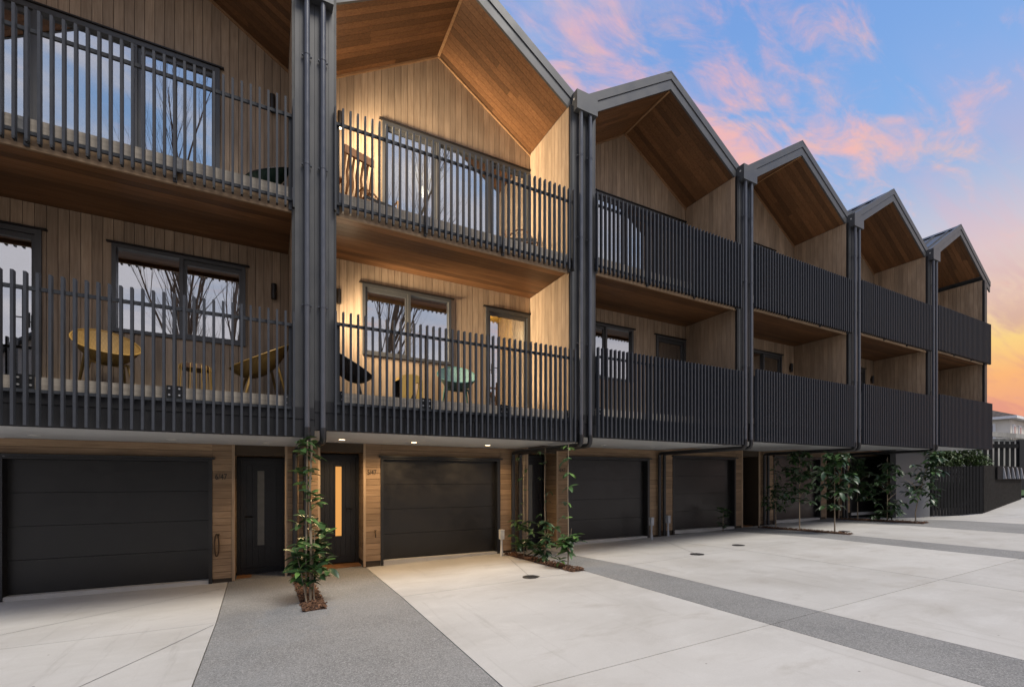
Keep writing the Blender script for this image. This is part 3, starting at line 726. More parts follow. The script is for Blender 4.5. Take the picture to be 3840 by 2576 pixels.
U6 = townhouse(-1, True, 'dim townhouse numbered 6/47 with yellow chairs on its lower balcony', ('6/47', -.925, 1.66), dict(blinds=[('d', 3.60, 4.60, 5.30, 3.05), ('s', 2.5, 3.5, 8.55, 6.1)]))
U5 = townhouse(0, False, 'lit townhouse numbered 5/47 with glowing downlights and amber door glass', ('5/47', 1.865, 1.765), dict(lit=True, hall_mat='ply_yellow'))
U4 = townhouse(1, False, 'dark townhouse numbered 4/47 next to the lit one, three climbers beside its entrance', ('4/47', 6.82, 1.86), {})
U3 = townhouse(2, True, 'dark townhouse with a small shrub tied against its timber pier beyond 4/47', None, dict(blinds=[('w', 1.9, 2.7, 5.3, 4.1)]))
U2 = townhouse(3, True, 'dark townhouse with its garage behind three small trees, second from the black fence', None, {})
U1 = townhouse(4, True, 'end townhouse of the row with plain grey wall beside black slatted fence', None, {})
# end wall of the last house
b = MB(); b.box(22.15, 25.02, 9.35, 9.55, hg(24, 9.4) - .05, 2.434 + U1.z); b.build('rendered_wall', 'grey_render', U1.root)
b = MB(); b.box(24.84, 25.02, 9.56, 15.3, 0, 2.434 + U1.z); b.build('rendered_wall', 'grey_render', U1.root)
# tap and strap hook on the garage piers
def tap(u, x, z):
    b = MB(); b.tube([(x, YG - .02, z), (x, YG - .09, z), (x, YG - .10, z - .05)], .011, 8); b.tube([(x, YG - .075, z), (x, YG - .075, z + .035)], .008, 6); b.box(x - .03, x + .03, YG - .08, YG - .07, z + .033, z + .043)
    b.tube([(x, YG - .1, z - .05), (x, YG - .1, z - .12)], .013, 8); b.build('garden_tap', 'hook_bronze', u.root)
tap(U5, 2.03, .52)
b = MB(); hx = -.86
b.tube([(hx, YG - .02, .60), (hx, YG - .07, .60), (hx, YG - .075, .64)], .010, 8)
b.tube([(hx - .035 + .035 * math.cos(t) , YG - .06, .42 + .21 * math.sin(t)) for t in [k * math.pi / 12 for k in range(25)]], .012, 8)
b.build('hose_hook', 'hook_bronze', U6.root)

# ------------------------------------------------------------------ lit lamps of house 5/47, and added fill on its lower balcony
def point(name, loc, energy, col, rad, parent=None, linear=False, spot=None, aim=None):
    l = bpy.data.lights.new(name, 'SPOT' if spot else 'POINT'); l.energy = energy; l.color = col; l.shadow_soft_size = rad
    if spot: l.spot_size = R(spot); l.spot_blend = .6
    o = bpy.data.objects.new(name, l); COL.objects.link(o); o.location = loc
    if aim: l.spot_blend = 1.0; o.rotation_euler = Vector(aim).to_track_quat('-Z', 'Y').to_euler()
    if linear:
        l.use_nodes = True; t = l.node_tree; fo = t.nodes.new('ShaderNodeLightFalloff'); fo.inputs['Strength'].default_value = 1; fo.inputs['Smooth'].default_value = 1.2
        t.links.new(fo.outputs['Linear'], t.nodes['Emission'].inputs['Strength'])
    return o
WARM = (1, .80, .55)
for x in (.64, 2.06, 3.74): point('downlight_beam', (U5.X(x), 9.5, 2.415), 60, (1, .68, .36), .05, spot=160)
point('wall_lamp_and_fill', (U5.X(.555), YB - .42, 8.60), 22, WARM, .30, linear=True)
point('wall_lamp_and_fill', (U5.X(.555), YB - .42, 7.95), 310, WARM, .25, linear=True, spot=150, aim=(.66, .68, -.10))
point('wall_lamp_and_fill', (U5.X(.535), YB - .42, 5.30), 10, WARM, .30, linear=True)  # added weak fill for the lower balcony; its wall lamp is unlit
point('wall_lamp_and_fill', (U5.X(.535), YB - .42, 4.70), 250, WARM, .25, linear=True, spot=150, aim=(.66, .68, -.15))  # added fill spot brightening the lower back wall, no lit lamp behind it
point('hall_light', (U5.X(4.1), YB + 1.3, 5.35), 40, (1, .72, .38), .12)
point('room_light', (U5.X(2.6), YB + 1.4, 8.4), 25, (1, .80, .55), .12)

# ------------------------------------------------------------------ beds, plants
LEAF = {}
def leaf_mesh(L, wd, mat, bend=.25):
    k = (L, wd, mat, bend)
    if k in LEAF: return LEAF[k]
    b = MB(); n = 5; mid = []; le = []; ri = []
    for i in range(n + 1):
        t = i / n; hw = wd / 2 * math.sin(math.pi * min(1, t * .93 + .05)) ** .8; y = L * t; z = -bend * L * t * t
        mid.append((0, y, z)); le.append((-hw, y, z + hw * .35)); ri.append((hw, y, z + hw * .35))
    vs_ = mid + le + ri; m = n + 1; fs = []
    for i in range(n): fs += [(i, i + 1, m + i + 1, m + i), (2 * m + i, 2 * m + i + 1, i + 1, i)]
    b.add(vs_, fs, 0, True)
    me = bpy.data.meshes.new('leaf'); me.from_pydata(b.v, [], b.f); me.polygons.foreach_set('use_smooth', b.sm); me.materials.append(MAT[mat]); me.update(); LEAF[k] = me; return me
def add_leaf(parent, p, az, el, L, wd, mat, roll=0, bend=.25):
    o = link('leaf', leaf_mesh(L, wd, mat, bend), parent, p, True)
    o.rotation_euler = (Matrix.Rotation(az, 3, 'Z') @ Matrix.Rotation(el, 3, 'X') @ Matrix.Rotation(roll, 3, 'Y')).to_euler()
    return o
def plant(name, base, label, group, stems, rosettes, mats, cat='plant', bark='trunk_bark'):
    """stems: list of (points, r0, r1) local; rosettes: list of (local point, leaf count, leaf length, spread)"""
    rt = empty(name, base, label, cat, group)
    for pts, r0, r1 in stems:
        b = MB(); n = len(pts); b.tube(pts, [r0 + (r1 - r0) * i / (n - 1) for i in range(n)], 7); b.build('stem', bark, rt, (0, 0, 0), True)
    for (p, cnt, L, sp) in rosettes:
        a0 = rnd.uniform(0, 6.28)
        for k in range(cnt):
            az = a0 + 6.283 * k / cnt + rnd.uniform(-.35, .35); el = rnd.uniform(-.5, .55) + sp
            l = rnd.choice((.75, .9, 1.0, 1.12)) * L; l = round(l, 3)
            q = (p[0] + rnd.uniform(-.02, .02), p[1] + rnd.uniform(-.02, .02), p[2] + rnd.uniform(-.03, .03))
            add_leaf(rt, q, az, el, l, round(l * .46, 3), rnd.choice(mats), rnd.uniform(-.5, .5), rnd.choice((.12, .25, .4)))
    return rt
def bed(quad, label, nchip):
    rt = empty('garden_bed', (*Vector(quad[0]).to_2d(), hg(*quad[0])), label, 'garden bed', 'bark mulch beds let into the paving')
    b = MB(); n = 14; mrows = 5; rows = []
    for j in range(mrows + 1):
        for i in range(n + 1):
            s, t = j / mrows, i / n
            x = (quad[0][0] * (1 - s) + quad[1][0] * s) * (1 - t) + (quad[3][0] * (1 - s) + quad[2][0] * s) * t
            y = (quad[0][1] * (1 - s) + quad[1][1] * s) * (1 - t) + (quad[3][1] * (1 - s) + quad[2][1] * s) * t
            ed = min(i, n - i, j, mrows - j)
            rows.append((x, y, hg(x, y) + (.006 if ed == 0 else .016 + .02 * mnoise.noise(Vector((x * 6, y * 6, 0))))))
    m = n + 1; b.add(rows, [(j * m + i, (j + 1) * m + i, (j + 1) * m + i + 1, j * m + i + 1) for j in range(mrows) for i in range(n)], 0, True)
    b.f = [f[::-1] for f in b.f] if quad[1][0] > quad[0][0] and False else b.f
    b.build('mulch_surface', 'mulch', rt)
    c = MB()
    for _ in range(nchip):
        s, t = rnd.random(), rnd.random()
        x = (quad[0][0] * (1 - s) + quad[1][0] * s) * (1 - t) + (quad[3][0] * (1 - s) + quad[2][0] * s) * t
        y = (quad[0][1] * (1 - s) + quad[1][1] * s) * (1 - t) + (quad[3][1] * (1 - s) + quad[2][1] * s) * t
        z = hg(x, y) + rnd.uniform(.015, .045); a = rnd.uniform(0, 6.28); L, wd = rnd.uniform(.012, .04), rnd.uniform(.006, .014)
        M = Matrix.Translation((x, y, z)) @ Matrix.Rotation(a, 4, 'Z') @ Matrix.Rotation(rnd.uniform(-.6, .6), 4, 'X') @ Matrix.Rotation(rnd.uniform(-.6, .6), 4, 'Y')
        vs_ = [M @ Vector(v) for v in ((-L, -wd, -.003), (L, -wd, -.003), (L, wd, -.003), (-L, wd, -.003), (-L * .8, -wd * .8, .003), (L * .9, -wd * .7, .003), (L * .8, wd * .8, .003), (-L, wd, .003))]
        c.add(vs_, [(4, 5, 6, 7), (0, 1, 5, 4), (1, 2, 6, 5), (2, 3, 7, 6), (3, 0, 4, 7)])
    tag(c.build('bark_chips', 'mulch_chip', rt), kind='stuff')
    return rt
bed([(.385, 6.80), (.69, 6.815), (.69, 10.2), (.385, 10.2)], 'narrow bark bed in grey aggregate between the doors 6/47 and 5/47', 900)
bed([(4.86, 6.97), (5.155, 6.95), (5.34, 10.12), (5.03, 10.12)], 'long bark bed at the corner of the lit garage beside three climbers', 900)
bed([(13.77, 6.86), (14.08, 6.90), (14.85, 10.0), (14.45, 10.0)], 'long bark bed with three thin-trunked small trees', 600)
bed([(18.12, 6.94), (18.75, 7.02), (19.75, 10.0), (19.1, 10.0)], 'bark bed under leafy climbers in front of the end townhouse', 600)
LM = ['leaf_dark', 'leaf_mid', 'leaf_mid', 'leaf_light']; LD = ['leaf_dark', 'leaf_dark', 'leaf_mid']
# climber between doors 6 and 5
px, py = .52, 7.36; pz = hg(px, py)
ro = []
for _ in range(33):
    a = rnd.uniform(0, 6.28); h = rnd.uniform(.22, 1.0); r = rnd.uniform(.04, .32) * (1.1 - abs(h - .5) * .6); ro.append(((r * math.cos(a), r * math.sin(a) + .1, h), 6, .20, .15))
for h in (1.12, 1.28, 1.45, 1.62, 1.80, 1.95, 2.12, 2.26, 2.36):
    for _ in range(2):
        a = rnd.uniform(0, 6.28); r = rnd.uniform(.05, .15); ro.append(((r * math.cos(a) - .03, r * math.sin(a), h + rnd.uniform(-.06, .06)), 5, .17, .1))
plant('climbing_plant', (px, py, pz), 'leafy green climber on pale stems rising beside the amber door', 'climbers growing from the bark beds',
      [([(0, 0, 0), (.01, 0, .8), (-.01, 0, 1.6), (.02, 0, 2.38)], .021, .016), ([(-.06, .03, 0), (-.05, .02, 1.2), (-.04, 0, 2.36)], .013, .010), ([(.05, -.02, 0), (.03, 0, .5), (.06, .02, 1.0)], .012, .006),
       ([(-.05, -.05, 0), (-.12, .02, .45), (-.2, .05, .8)], .010, .005)], ro, LM)
# three climbers in the bed beside the lit garage
for (x, y, tall, lab) in ((5.15, 9.30, 2.35, 'dark bushy climber in the bark bed tight against the black drainpipes'), (5.13, 8.35, 2.40, 'slender climber on one bare stem, middle of the bed beside the lit garage'), (5.08, 7.42, 2.38, 'sparse big-leaved climber at the kerb end of the bed beside the lit garage')):
    ro = []; low = 13 if y > 8 else 9
    for _ in range(low + 4):
        a = rnd.uniform(0, 6.28); h = rnd.uniform(.12, .85 if y > 8 else .62); r = rnd.uniform(.04, .34 if y > 8 else .2); ro.append(((r * math.cos(a), r * math.sin(a), h), 6, .19, -.05))
    for k in range(6):
        h = 1.0 + k * .26 + rnd.uniform(-.05, .05); a = rnd.uniform(0, 6.28); ro.append(((.10 * math.cos(a), .10 * math.sin(a), h), 4 if y < 8 else 3, .18 if y < 8 else .11, -.15))
    plant('climbing_plant', (x, y, hg(x, y)), lab, 'climbers growing from the bark beds', [([(0, 0, 0), (.015, .01, .7), (-.01, -.01, 1.5), (.01, 0, tall)], .012, .006), ([(.03, .04, 0), (.06, .05, .4), (.1, .02, .75)], .008, .004)], ro, LD if y > 8 else LM)
# small trees in the two far beds
trees = [(14.58, 9.42, 'small shrubby tree with round low crown beside black drainpipes', .55, .9, 1), (14.40, 8.55, 'thin-trunked small tree between two others in the long bark bed', .85, 1.55, 0), (14.02, 7.35, 'broad-leaved small tree on one pale bare trunk at the kerb end of its bed', .75, 1.6, 2),
         (19.40, 9.38, 'dark small tree with forked trunk near the end garage', .8, 1.45, 0), (18.85, 8.2, 'dense climber with bright leaves low on its trunk', .12, 1.9, 0), (18.43, 7.25, 'tall leaning climber with pale leaves against the grey end wall', .55, 1.8, 3)]
for (x, y, lab, h0, ch, kind) in trees:
    ro = []; nr = {0: 56, 1: 44, 2: 54, 3: 58}[kind]
    for k in range(nr):
        h = h0 + ch * rnd.random(); r = (.42 if kind != 1 else .38) * math.sqrt(rnd.random()) * (1 if h < h0 + ch * .75 else .7); a = rnd.uniform(0, 6.28)
        ox, oy = (0, 0) if kind != 3 else ((h - h0) * .28, -(h - h0) * .12)
        ro.append(((r * math.cos(a) + ox, r * math.sin(a) + oy, h), 5, (.21 if kind in (0, 3) else (.25 if kind == 2 else .15)), -.25))
    if kind == 1:
        for k in range(12): ro.append(((rnd.uniform(-.1, .1), rnd.uniform(-.1, .1), 1.3 + k * .09), 4, .13, -.1))
    lx, ly = (.45, -.2) if kind == 3 else (.03, .02)
    st = [([(0, 0, 0), (.01, .01, h0 * .6), (-.02 + lx * .3, .0, h0 + .1), (lx, ly, 2.2)], .020, .008)]
    for _ in range(5):
        a = rnd.uniform(0, 6.28); hh = h0 + rnd.uniform(0, ch * .6); st.append(([(0, 0, hh), (.15 * math.cos(a), .15 * math.sin(a), hh + .15), (.32 * math.cos(a), .32 * math.sin(a), hh + .28)], .008, .003))
    plant('small_tree', (x, y, hg(x, y)), lab, 'small trees and climbers in the far beds', st, ro, LD, 'tree')
x, y = 12.72, 9.95
ro = [((rnd.uniform(-.14, .14), rnd.uniform(-.12, .12), rnd.uniform(.12, .75)), 5, .12, .25) for _ in range(24)]
plant('potted_shrub', (x, y, hg(x, y)), 'small dark shrub tied upright against the timber pier', None, [([(0, 0, 0), (0, 0, .4), (.01, 0, .7)], .012, .006)], ro, LD, 'shrub')

# ------------------------------------------------------------------ covers, pipes on the paving
for (x, y, lab) in ((4.045, 7.03, 'round iron inspection cover in concrete before the lit garage'), (8.18, 7.03, 'round iron cover in paving in front of house 4/47'), (10.06, 7.42, 'round iron cover beside the straight joint that splits the paving between two garages'), (14.64, 7.40, 'round iron cover behind the broad-leaved small tree')):
    z = hg(x, y); rt = empty('inspection_cover', (x, y, z), lab, 'manhole cover', 'iron covers in the driveway')
    b = MB(); b.tube([(x, y, z - .02), (x, y, z + .006)], .155, 36); b.build('cover_frame', 'iron_cover', rt)
    b = MB(); b.tube([(x, y, z - .01), (x, y, z + .010)], .130, 32); lid = b.build('lid', 'iron_cover', rt)
    b = MB()
    for k in range(-3, 4): b.box(x - .09, x + .09, y + k * .03 - .005, y + k * .03 + .005, z + .0102, z + .013)
    b.build('lid_ribs', 'iron_cover', lid)
for (x, y, mat, lab) in ((4.88, 9.90, 'white_pvc', 'white capped vent pipe standing beside the lit garage'), (9.72, 9.98, 'grey_pvc', 'pale grey capped vent pipe beside garage of 4/47'), (10.6, 10.2, 'grey_pvc', 'pale grey capped vent pipe behind the paired black drainpipes')):
    z = hg(x, y); rt = empty('vent_pipe', (x, y, z), lab, 'vent pipe', 'capped vent pipes by the garages')
    b = MB(); b.tube([(x, y, z - .02), (x, y, z + .12), (x, y, z + .2), (x, y, z + .42)], [.038, .036, .026, .026], 12); b.build('pipe', mat, rt)
    b = MB(); b.box(x - .05, x + .05, y - .05, y + .05, z + .40, z + .60); b.box(x - .055, x + .055, y - .055, y + .055, z + .602, z + .625); b.build('cap', mat, rt)

# ------------------------------------------------------------------ balcony furniture
def shell_chair(loc, rz, shell_mat, leg_mat, label, s=1.0):
    rt = empty('lounge_chair', loc, label, 'chair', 'shell chairs on the balconies'); rt.rotation_euler = (0, 0, rz); rt.scale = (s, s, s)
    a_, b_ = .375, .42; zr = lambda y: .70 + .58 * y + .12 * y * y
    def P(th, q, off):
        x, y = a_ * math.sin(th) * q, -b_ * math.cos(th) * q + .04 * (1 - q)
        return (x, y, zr(y) - (.29 + .02 * y) * (1 - q ** 2.3) - off)
    N, M = 32, 9; b = MB()
    for off, flip in ((0, False), (.012, True)):
        vs_ = [P(2 * math.pi * i / N, (j + .02) / M if j else .02, off) for j in range(M + 1) for i in range(N)]
        vs_ = [P(2 * math.pi * i / N, max(.02, j / M), off) for j in range(M + 1) for i in range(N)]
        fs = [(j * N + i, j * N + (i + 1) % N, (j + 1) * N + (i + 1) % N, (j + 1) * N + i) for j in range(M) for i in range(N)]
        fs.append(tuple(range(N)))
        b.add(vs_, [f if flip else f[::-1] for f in fs], 0, True)
    b.build('shell', shell_mat, rt, (0, 0, 0), True)
    b = MB(); rim = [Vector(P(2 * math.pi * i / N, 1.0, .004)) for i in range(N)]; b.tube(rim + [rim[0]], .011, 6, cap=False); b.build('rim', leg_mat, rt, (0, 0, 0), True)
    for sx in (-1, 1):
        for (y0, z0, y1) in ((-.17, .39, -.27), (.20, .54, .33)):
            b = MB(); b.tube([(sx * .20, y0, z0), (sx * .225, (y0 * 2 + y1) / 3, z0 * .66), (sx * .27, y1, .0)], [.020, .019, .012], 9); b.build('leg', leg_mat, rt, (0, 0, 0), True)
    b = MB(); b.tube([(-.2, -.17, .39), (-.1, -.17, .365), (.1, -.17, .365), (.2, -.17, .39)], .016, 8); b.build('stretcher', leg_mat, rt, (0, 0, 0), True)
    return rt
d6, d5, t5, t6 = 2.86, 2.97, 6.025, 5.915
shell_chair((-2.02, 8.35, d6), R(22), 'woven_yellow', 'leg_yellow', 'yellow woven shell chair facing out over the railing of 6/47')
shell_chair((-.13, 8.25, d6), R(-78), 'woven_yellow', 'leg_yellow', 'yellow woven shell chair turned sideways against the blade wall')
shell_chair((1.18, 8.42, d5), R(80), 'woven_black', 'leg_black', 'black woven shell chair turned sideways on the lit balcony')
shell_chair((3.20, 8.45, d5), R(-14), 'woven_teal', 'leg_teal', 'teal shell chair facing out on the lit balcony')
shell_chair((-.02, 8.25, t6), R(-60), 'woven_green', 'leg_black', 'dark green low shell chair on the upper balcony of 6/47', .78)
def wire_stool(loc):
    rt = empty('wire_stool', loc, 'round wire stool with woven top between the two yellow chairs', 'stool')
    b = MB(); b.tube([(0, 0, .47), (0, 0, .54)], [.20, .19], 24); b.build('woven_top', 'cane_dark', rt, (0, 0, 0), True)
    for k in range(18):
        a = 2 * math.pi * k / 18; c, s = math.cos(a), math.sin(a)
        b = MB(); b.tube([(.17 * c, .17 * s, .545), (.205 * c, .205 * s, .52), (.205 * c, .205 * s, .44), (.225 * c, .225 * s, 0)], .0055, 5); b.build('wire', 'leg_yellow', rt, (0, 0, 0), True)
wire_stool((-1.02, 8.55, d6))
def ply_stool(loc):
    rt = empty('plywood_stool', loc, 'yellow plywood stool with a leaf-shaped slot between black and teal chairs', 'stool'); rt.rotation_euler = (0, 0, R(10))
    outer = [(-.23, 0), (-.205, .50), (-.17, .57), (-.08, .60), (.08, .60), (.17, .57), (.205, .50), (.23, 0)]
    slot = [(-.10, 0), (.02, .28), (.06, .42), (.095, .47), (.125, .45), (.12, .36), (.06, .12), (.02, 0)]
    pts = [(-.23, 0), (-.205, .50), (-.17, .57), (-.08, .60), (.08, .60), (.17, .57), (.205, .50), (.23, 0)] + slot[::-1]
    b = MB(); b.prism(pts, 'Y', -.17, -.145); b.build('front_board', 'ply_yellow', rt, (0, 0, 0), True)
    b = MB(); b.prism(outer, 'Y', .145, .17); b.build('back_board', 'leg_black', rt, (0, 0, 0), True)
    b = MB(); b.prism([(-.205, .50), (-.17, .57), (-.08, .60), (.08, .60), (.17, .57), (.205, .50), (.19, .50), (.16, .552), (.075, .58), (-.075, .58), (-.16, .552), (-.19, .50)], 'Y', -.144, .144); b.build('seat', 'ply_yellow', rt, (0, 0, 0), True)
ply_stool((2.27, 8.5, d5))
def rocking_chair(loc, rz):
    rt = empty('rocking_chair', loc, 'wooden rocking chair with slatted back under the lit wall lamp upstairs', 'chair'); rt.rotation_euler = (0, 0, rz)
    for k in range(5):
        x = -.17 + .085 * k; b = MB(); b.tube([(x, .22, .42), (x, .30, .62), (x, .27, .82), (x, .36, 1.08)], [.016, .026, .022, .02], 6); b.build('back_slat', 'chair_wood', rt, (0, 0, 0), True)
    b = MB(); b.box(-.27, .27, .34, .385, 1.06, 1.19); b.build('crest_rail', 'chair_wood', rt, (0, 0, 0), True)
    b = MB(); b.box(-.26, .26, -.24, .26, .40, .435); b.build('seat', 'chair_wood', rt, (0, 0, 0), True)
    for sx in (-1, 1):
        b = MB(); b.tube([(sx * .25, .24, .05), (sx * .25, .26, .6), (sx * .25, .37, 1.1)], .022, 7); b.build('back_post', 'chair_wood', rt, (0, 0, 0), True)
        b = MB(); b.tube([(sx * .25, -.22, .05), (sx * .26, -.22, .64)], .02, 7); b.build('front_leg', 'chair_wood', rt, (0, 0, 0), True)
        b = MB(); b.box(sx * .27 - .035, sx * .27 + .035, -.28, .3, .64, .665); b.build('armrest', 'chair_wood', rt, (0, 0, 0), True)
        b = MB(); b.tube([(sx * .25, -.42, .07), (sx * .25, -.2, .02), (sx * .25, .1, .022), (sx * .25, .5, .11)], .02, 7); b.build('rocker', 'chair_wood', rt, (0, 0, 0), True)
rocking_chair((1.22, 8.55, t5), R(200))
def cane_chair(loc, rz, label, mat, s=1.0):
    rt = empty('cane_armchair', loc, label, 'chair', 'cane armchairs on the lit upper balcony'); rt.rotation_euler = (0, 0, rz); rt.scale = (s,) * 3
    hoop = [(.30 * math.cos(t), .25 + .06 * math.sin(t), .45 + .47 * math.sin(t)) for t in [math.pi * k / 14 for k in range(15)]]
    b = MB(); b.tube(hoop, .016, 7); b.tube([(-.30, .25, .45), (-.34, .0, .60), (-.31, -.25, .58), (-.27, -.3, .0)], .015, 7); b.tube([(.30, .25, .45), (.34, .0, .60), (.31, -.25, .58), (.27, -.3, .0)], .015, 7)
    b.tube([(-.28, .25, .46), (-.25, .3, 0)], .015, 6); b.tube([(.28, .25, .46), (.25, .3, 0)], .015, 6); b.build('frame', mat, rt, (0, 0, 0), True)
    b = MB()
    for k in range(-8, 9):
        for sg in (-1, 1):
            pts = []
            for i in range(9):
                z = .45 + .47 * i / 8; x = k * .06 + sg * (z - .45) * .45
                if abs(x) < .295 * math.sqrt(max(0, 1 - ((z - .45) / .47) ** 2)): pts.append((x, .25 + .06 * (z - .45) / .47, z))
            if len(pts) > 1: b.tube(pts, .005, 4, cap=False)
    tag(b.build('back_lattice', mat, rt, (0, 0, 0), True))
    b = MB()
    for k in range(14):
        x = -.28 + .04 * k; b.tube([(x, -.29, .36), (x, 0, .33), (x, .25, .38)], .008, 4, cap=False)
    b.tube([(-.3, -.29, .36), (.3, -.29, .36)], .016, 6); b.build('seat_canes', mat, rt, (0, 0, 0), True)
    b = MB(); b.box(-.27, .27, -.27, .23, .385, .45); b.build('cushion', 'cushion_dark', rt, (0, 0, 0), True)
cane_chair((1.66, 8.45, t5), R(12), 'honey cane armchair with lattice back next to the rocking chair', 'cane')
cane_chair((4.62, 8.45, t5), R(-25), 'dark cane armchair with cushion beyond the sliding door of the lit balcony', 'cane_dark', 1.08)

# ------------------------------------------------------------------ fences, shrub and houses at the far end
def fence(p, q, n, zt, wd, name, label, mat, solid=True, th=.03):
    P_, Q_ = Vector((*p, 0)), Vector((*q, 0)); d = (Q_ - P_); L = d.length; d.normalize(); ang = math.atan2(d.y, d.x)
    rt = empty(name, (p[0], p[1], hg(*p)), label, 'fence')
    nrm = Vector((-d.y, d.x, 0))
    for k in range(n):
        c = P_ + d * (L * (k + .5) / n); z0 = hg(c.x, c.y) + .02
        h = zt - z0; o = box('slat', -wd / 2, wd / 2, -th / 2, th / 2, 0, round(h, 2), mat, rt); o.rotation_euler = (0, 0, ang); o.location = Vector((c.x, c.y, z0 + h / 2)) - WL[rt.name]
    for zz in (.45, 1.2, 1.85):
        m = (P_ + Q_) / 2 + nrm * .05; o = box('rail', -L / 2, L / 2, -.025, .025, -.04, .04, 'fence_black', rt); o.rotation_euler = (0, 0, ang); o.location = Vector((m.x, m.y, zz + hg(m.x, m.y) * .5)) - WL[rt.name]
    for t in (0, 1):
        c = P_ + (Q_ - P_) * t + nrm * .06; z0 = hg(c.x, c.y); o = box('post', -.05, .05, -.05, .05, 0, round(zt - z0 - .02, 2), 'fence_black', rt); o.rotation_euler = (0, 0, ang); o.location = Vector((c.x, c.y, (zt + z0) / 2)) - WL[rt.name]
    if solid:
        m = (P_ + Q_) / 2 + nrm * .085; o = box('backing_board', -L / 2, L / 2, -.008, .008, 0, 1.5, 'fence_black', rt); o.rotation_euler = (0, 0, ang); o.location = Vector((m.x, m.y, hg(m.x, m.y) + .02 + .75 + .1)) - WL[rt.name]
    return rt, d, nrm, L
fence((25.06, 9.33), (26.98, 8.31), 16, 2.24, .105, 'slat_fence', 'black fence of wide vertical slats butting the grey end wall', 'fence_black', False)
fr_, fd, fn, fL = fence((27.05, 8.30), (32.85, 8.72), 40, 2.28, .045, 'batten_fence', 'dark fence of narrow vertical battens running along the rising driveway', 'fence_batten', True, .075)
mb = empty('letterbox_row', (29.6, 8.3, 1.7), 'black letterbox board with five pale wedge fins on the batten fence', 'letterbox')
P0 = Vector((27.05, 8.30, 0)); ang = math.atan2(fd.y, fd.x)
o = box('board', -2.2, 2.2, -.02, .02, -.30, .30, 'fence_black', mb); o.rotation_euler = (0, 0, ang); o.location = P0 + fd * 3.7 - fn * .10 + Vector((0, 0, 1.98)) - WL[mb.name]
for k in range(5):
    c = P0 + fd * (2.35 + .72 * k) - fn * .12
    b = MB(); b.prism([(0, -.27), (-.10, -.27), (-.03, .22), (0, .27)], 'X', -.03, .03)
    o = b.build('fin', 'grey_pvc', mb, (0, 0, 0), True); o.rotation_euler = (0, 0, ang); o.location = c + Vector((0, 0, 1.98)) - WL[mb.name]
def screen():
    rt = empty('slat_screen', (37.2, 11.0, hg(37.2, 11)), 'tall black open slat screen with square post behind the hedge', 'fence'); a = Vector((36.2, 11.6, 0)); q = Vector((38.75, 10.28, 0)); d = (q - a).normalized(); L = (q - a).length; an = math.atan2(d.y, d.x)
    for k in range(9):
        c = a + d * (.15 + (L - .3) * k / 8); o = box('slat', -.09, .09, -.02, .02, 0, 3.1, 'fence_black', rt); o.rotation_euler = (0, 0, an); o.location = Vector((c.x, c.y, 2.35)) - WL[rt.name]
    for zz, hh in ((3.62, .12), (1.2, .1)):
        m = (a + q) / 2; o = box('rail', -L / 2, L / 2, -.04, .04, -hh, hh, 'fence_black', rt); o.rotation_euler = (0, 0, an); o.location = Vector((m.x, m.y - .03, zz)) - WL[rt.name]
    o = box('post', -.17, .17, -.10, .10, 0, 3.2, 'frame_black', rt); o.rotation_euler = (0, 0, an); o.location = Vector((q.x, q.y, 2.4)) - WL[rt.name]
screen()
b = MB(); b.box(-3, 3, -.03, .03, 0, 1.75)
o = b.build('sheet_fence', 'grey_pvc', None, (42.6, 8.6, 1.6), True); tag(o, 'grey metal sheet fence beyond the letterbox board', 'fence'); o.location = (42.6, 8.6, 1.6); o.rotation_euler = (0, 0, R(-27))
# weathered wall behind the screen
ww = empty('weathered_shed', (42, 14, 1.3), 'weathered grey board shed with sagging concrete edge behind the screen', 'shed'); dsh = Vector((.887, -.462, 0)); fsh = Vector((.462, .887, 0))
cs = fsh * 32 + dsh * (1.0635 * 32)
for k in range(22):
    c = cs + dsh * (-1.35 + k * .125) ; h = 2.75 + rnd.uniform(-.05, .05) - k * .006
    o = box('board', -.06, .06, -.02, .02, 0, round(h, 2), 'weathered_board', ww); o.rotation_euler = (0, 0, R(-27.5)); o.location = Vector((c.x, c.y, 1.75 + h / 2)) - WL[ww.name]
for k in range(3):
    c = cs + dsh * (-.95 + k * .95) - fsh * .1
    o = box('edge_beam', -.47, .47, -.1, .1, -.16, .16, 'weathered_board', ww); o.rotation_euler = (0, R(3 + k), R(-27.5)); o.location = Vector((c.x, c.y, 4.78 - k * .07)) - WL[ww.name]
o = box('side', -1.5, 1.5, .0, .3, 0, 3, 'weathered_board', ww); o.rotation_euler = (0, 0, R(-27.5)); c = cs + fsh * .3; o.location = Vector((c.x, c.y, 3.0)) - WL[ww.name]
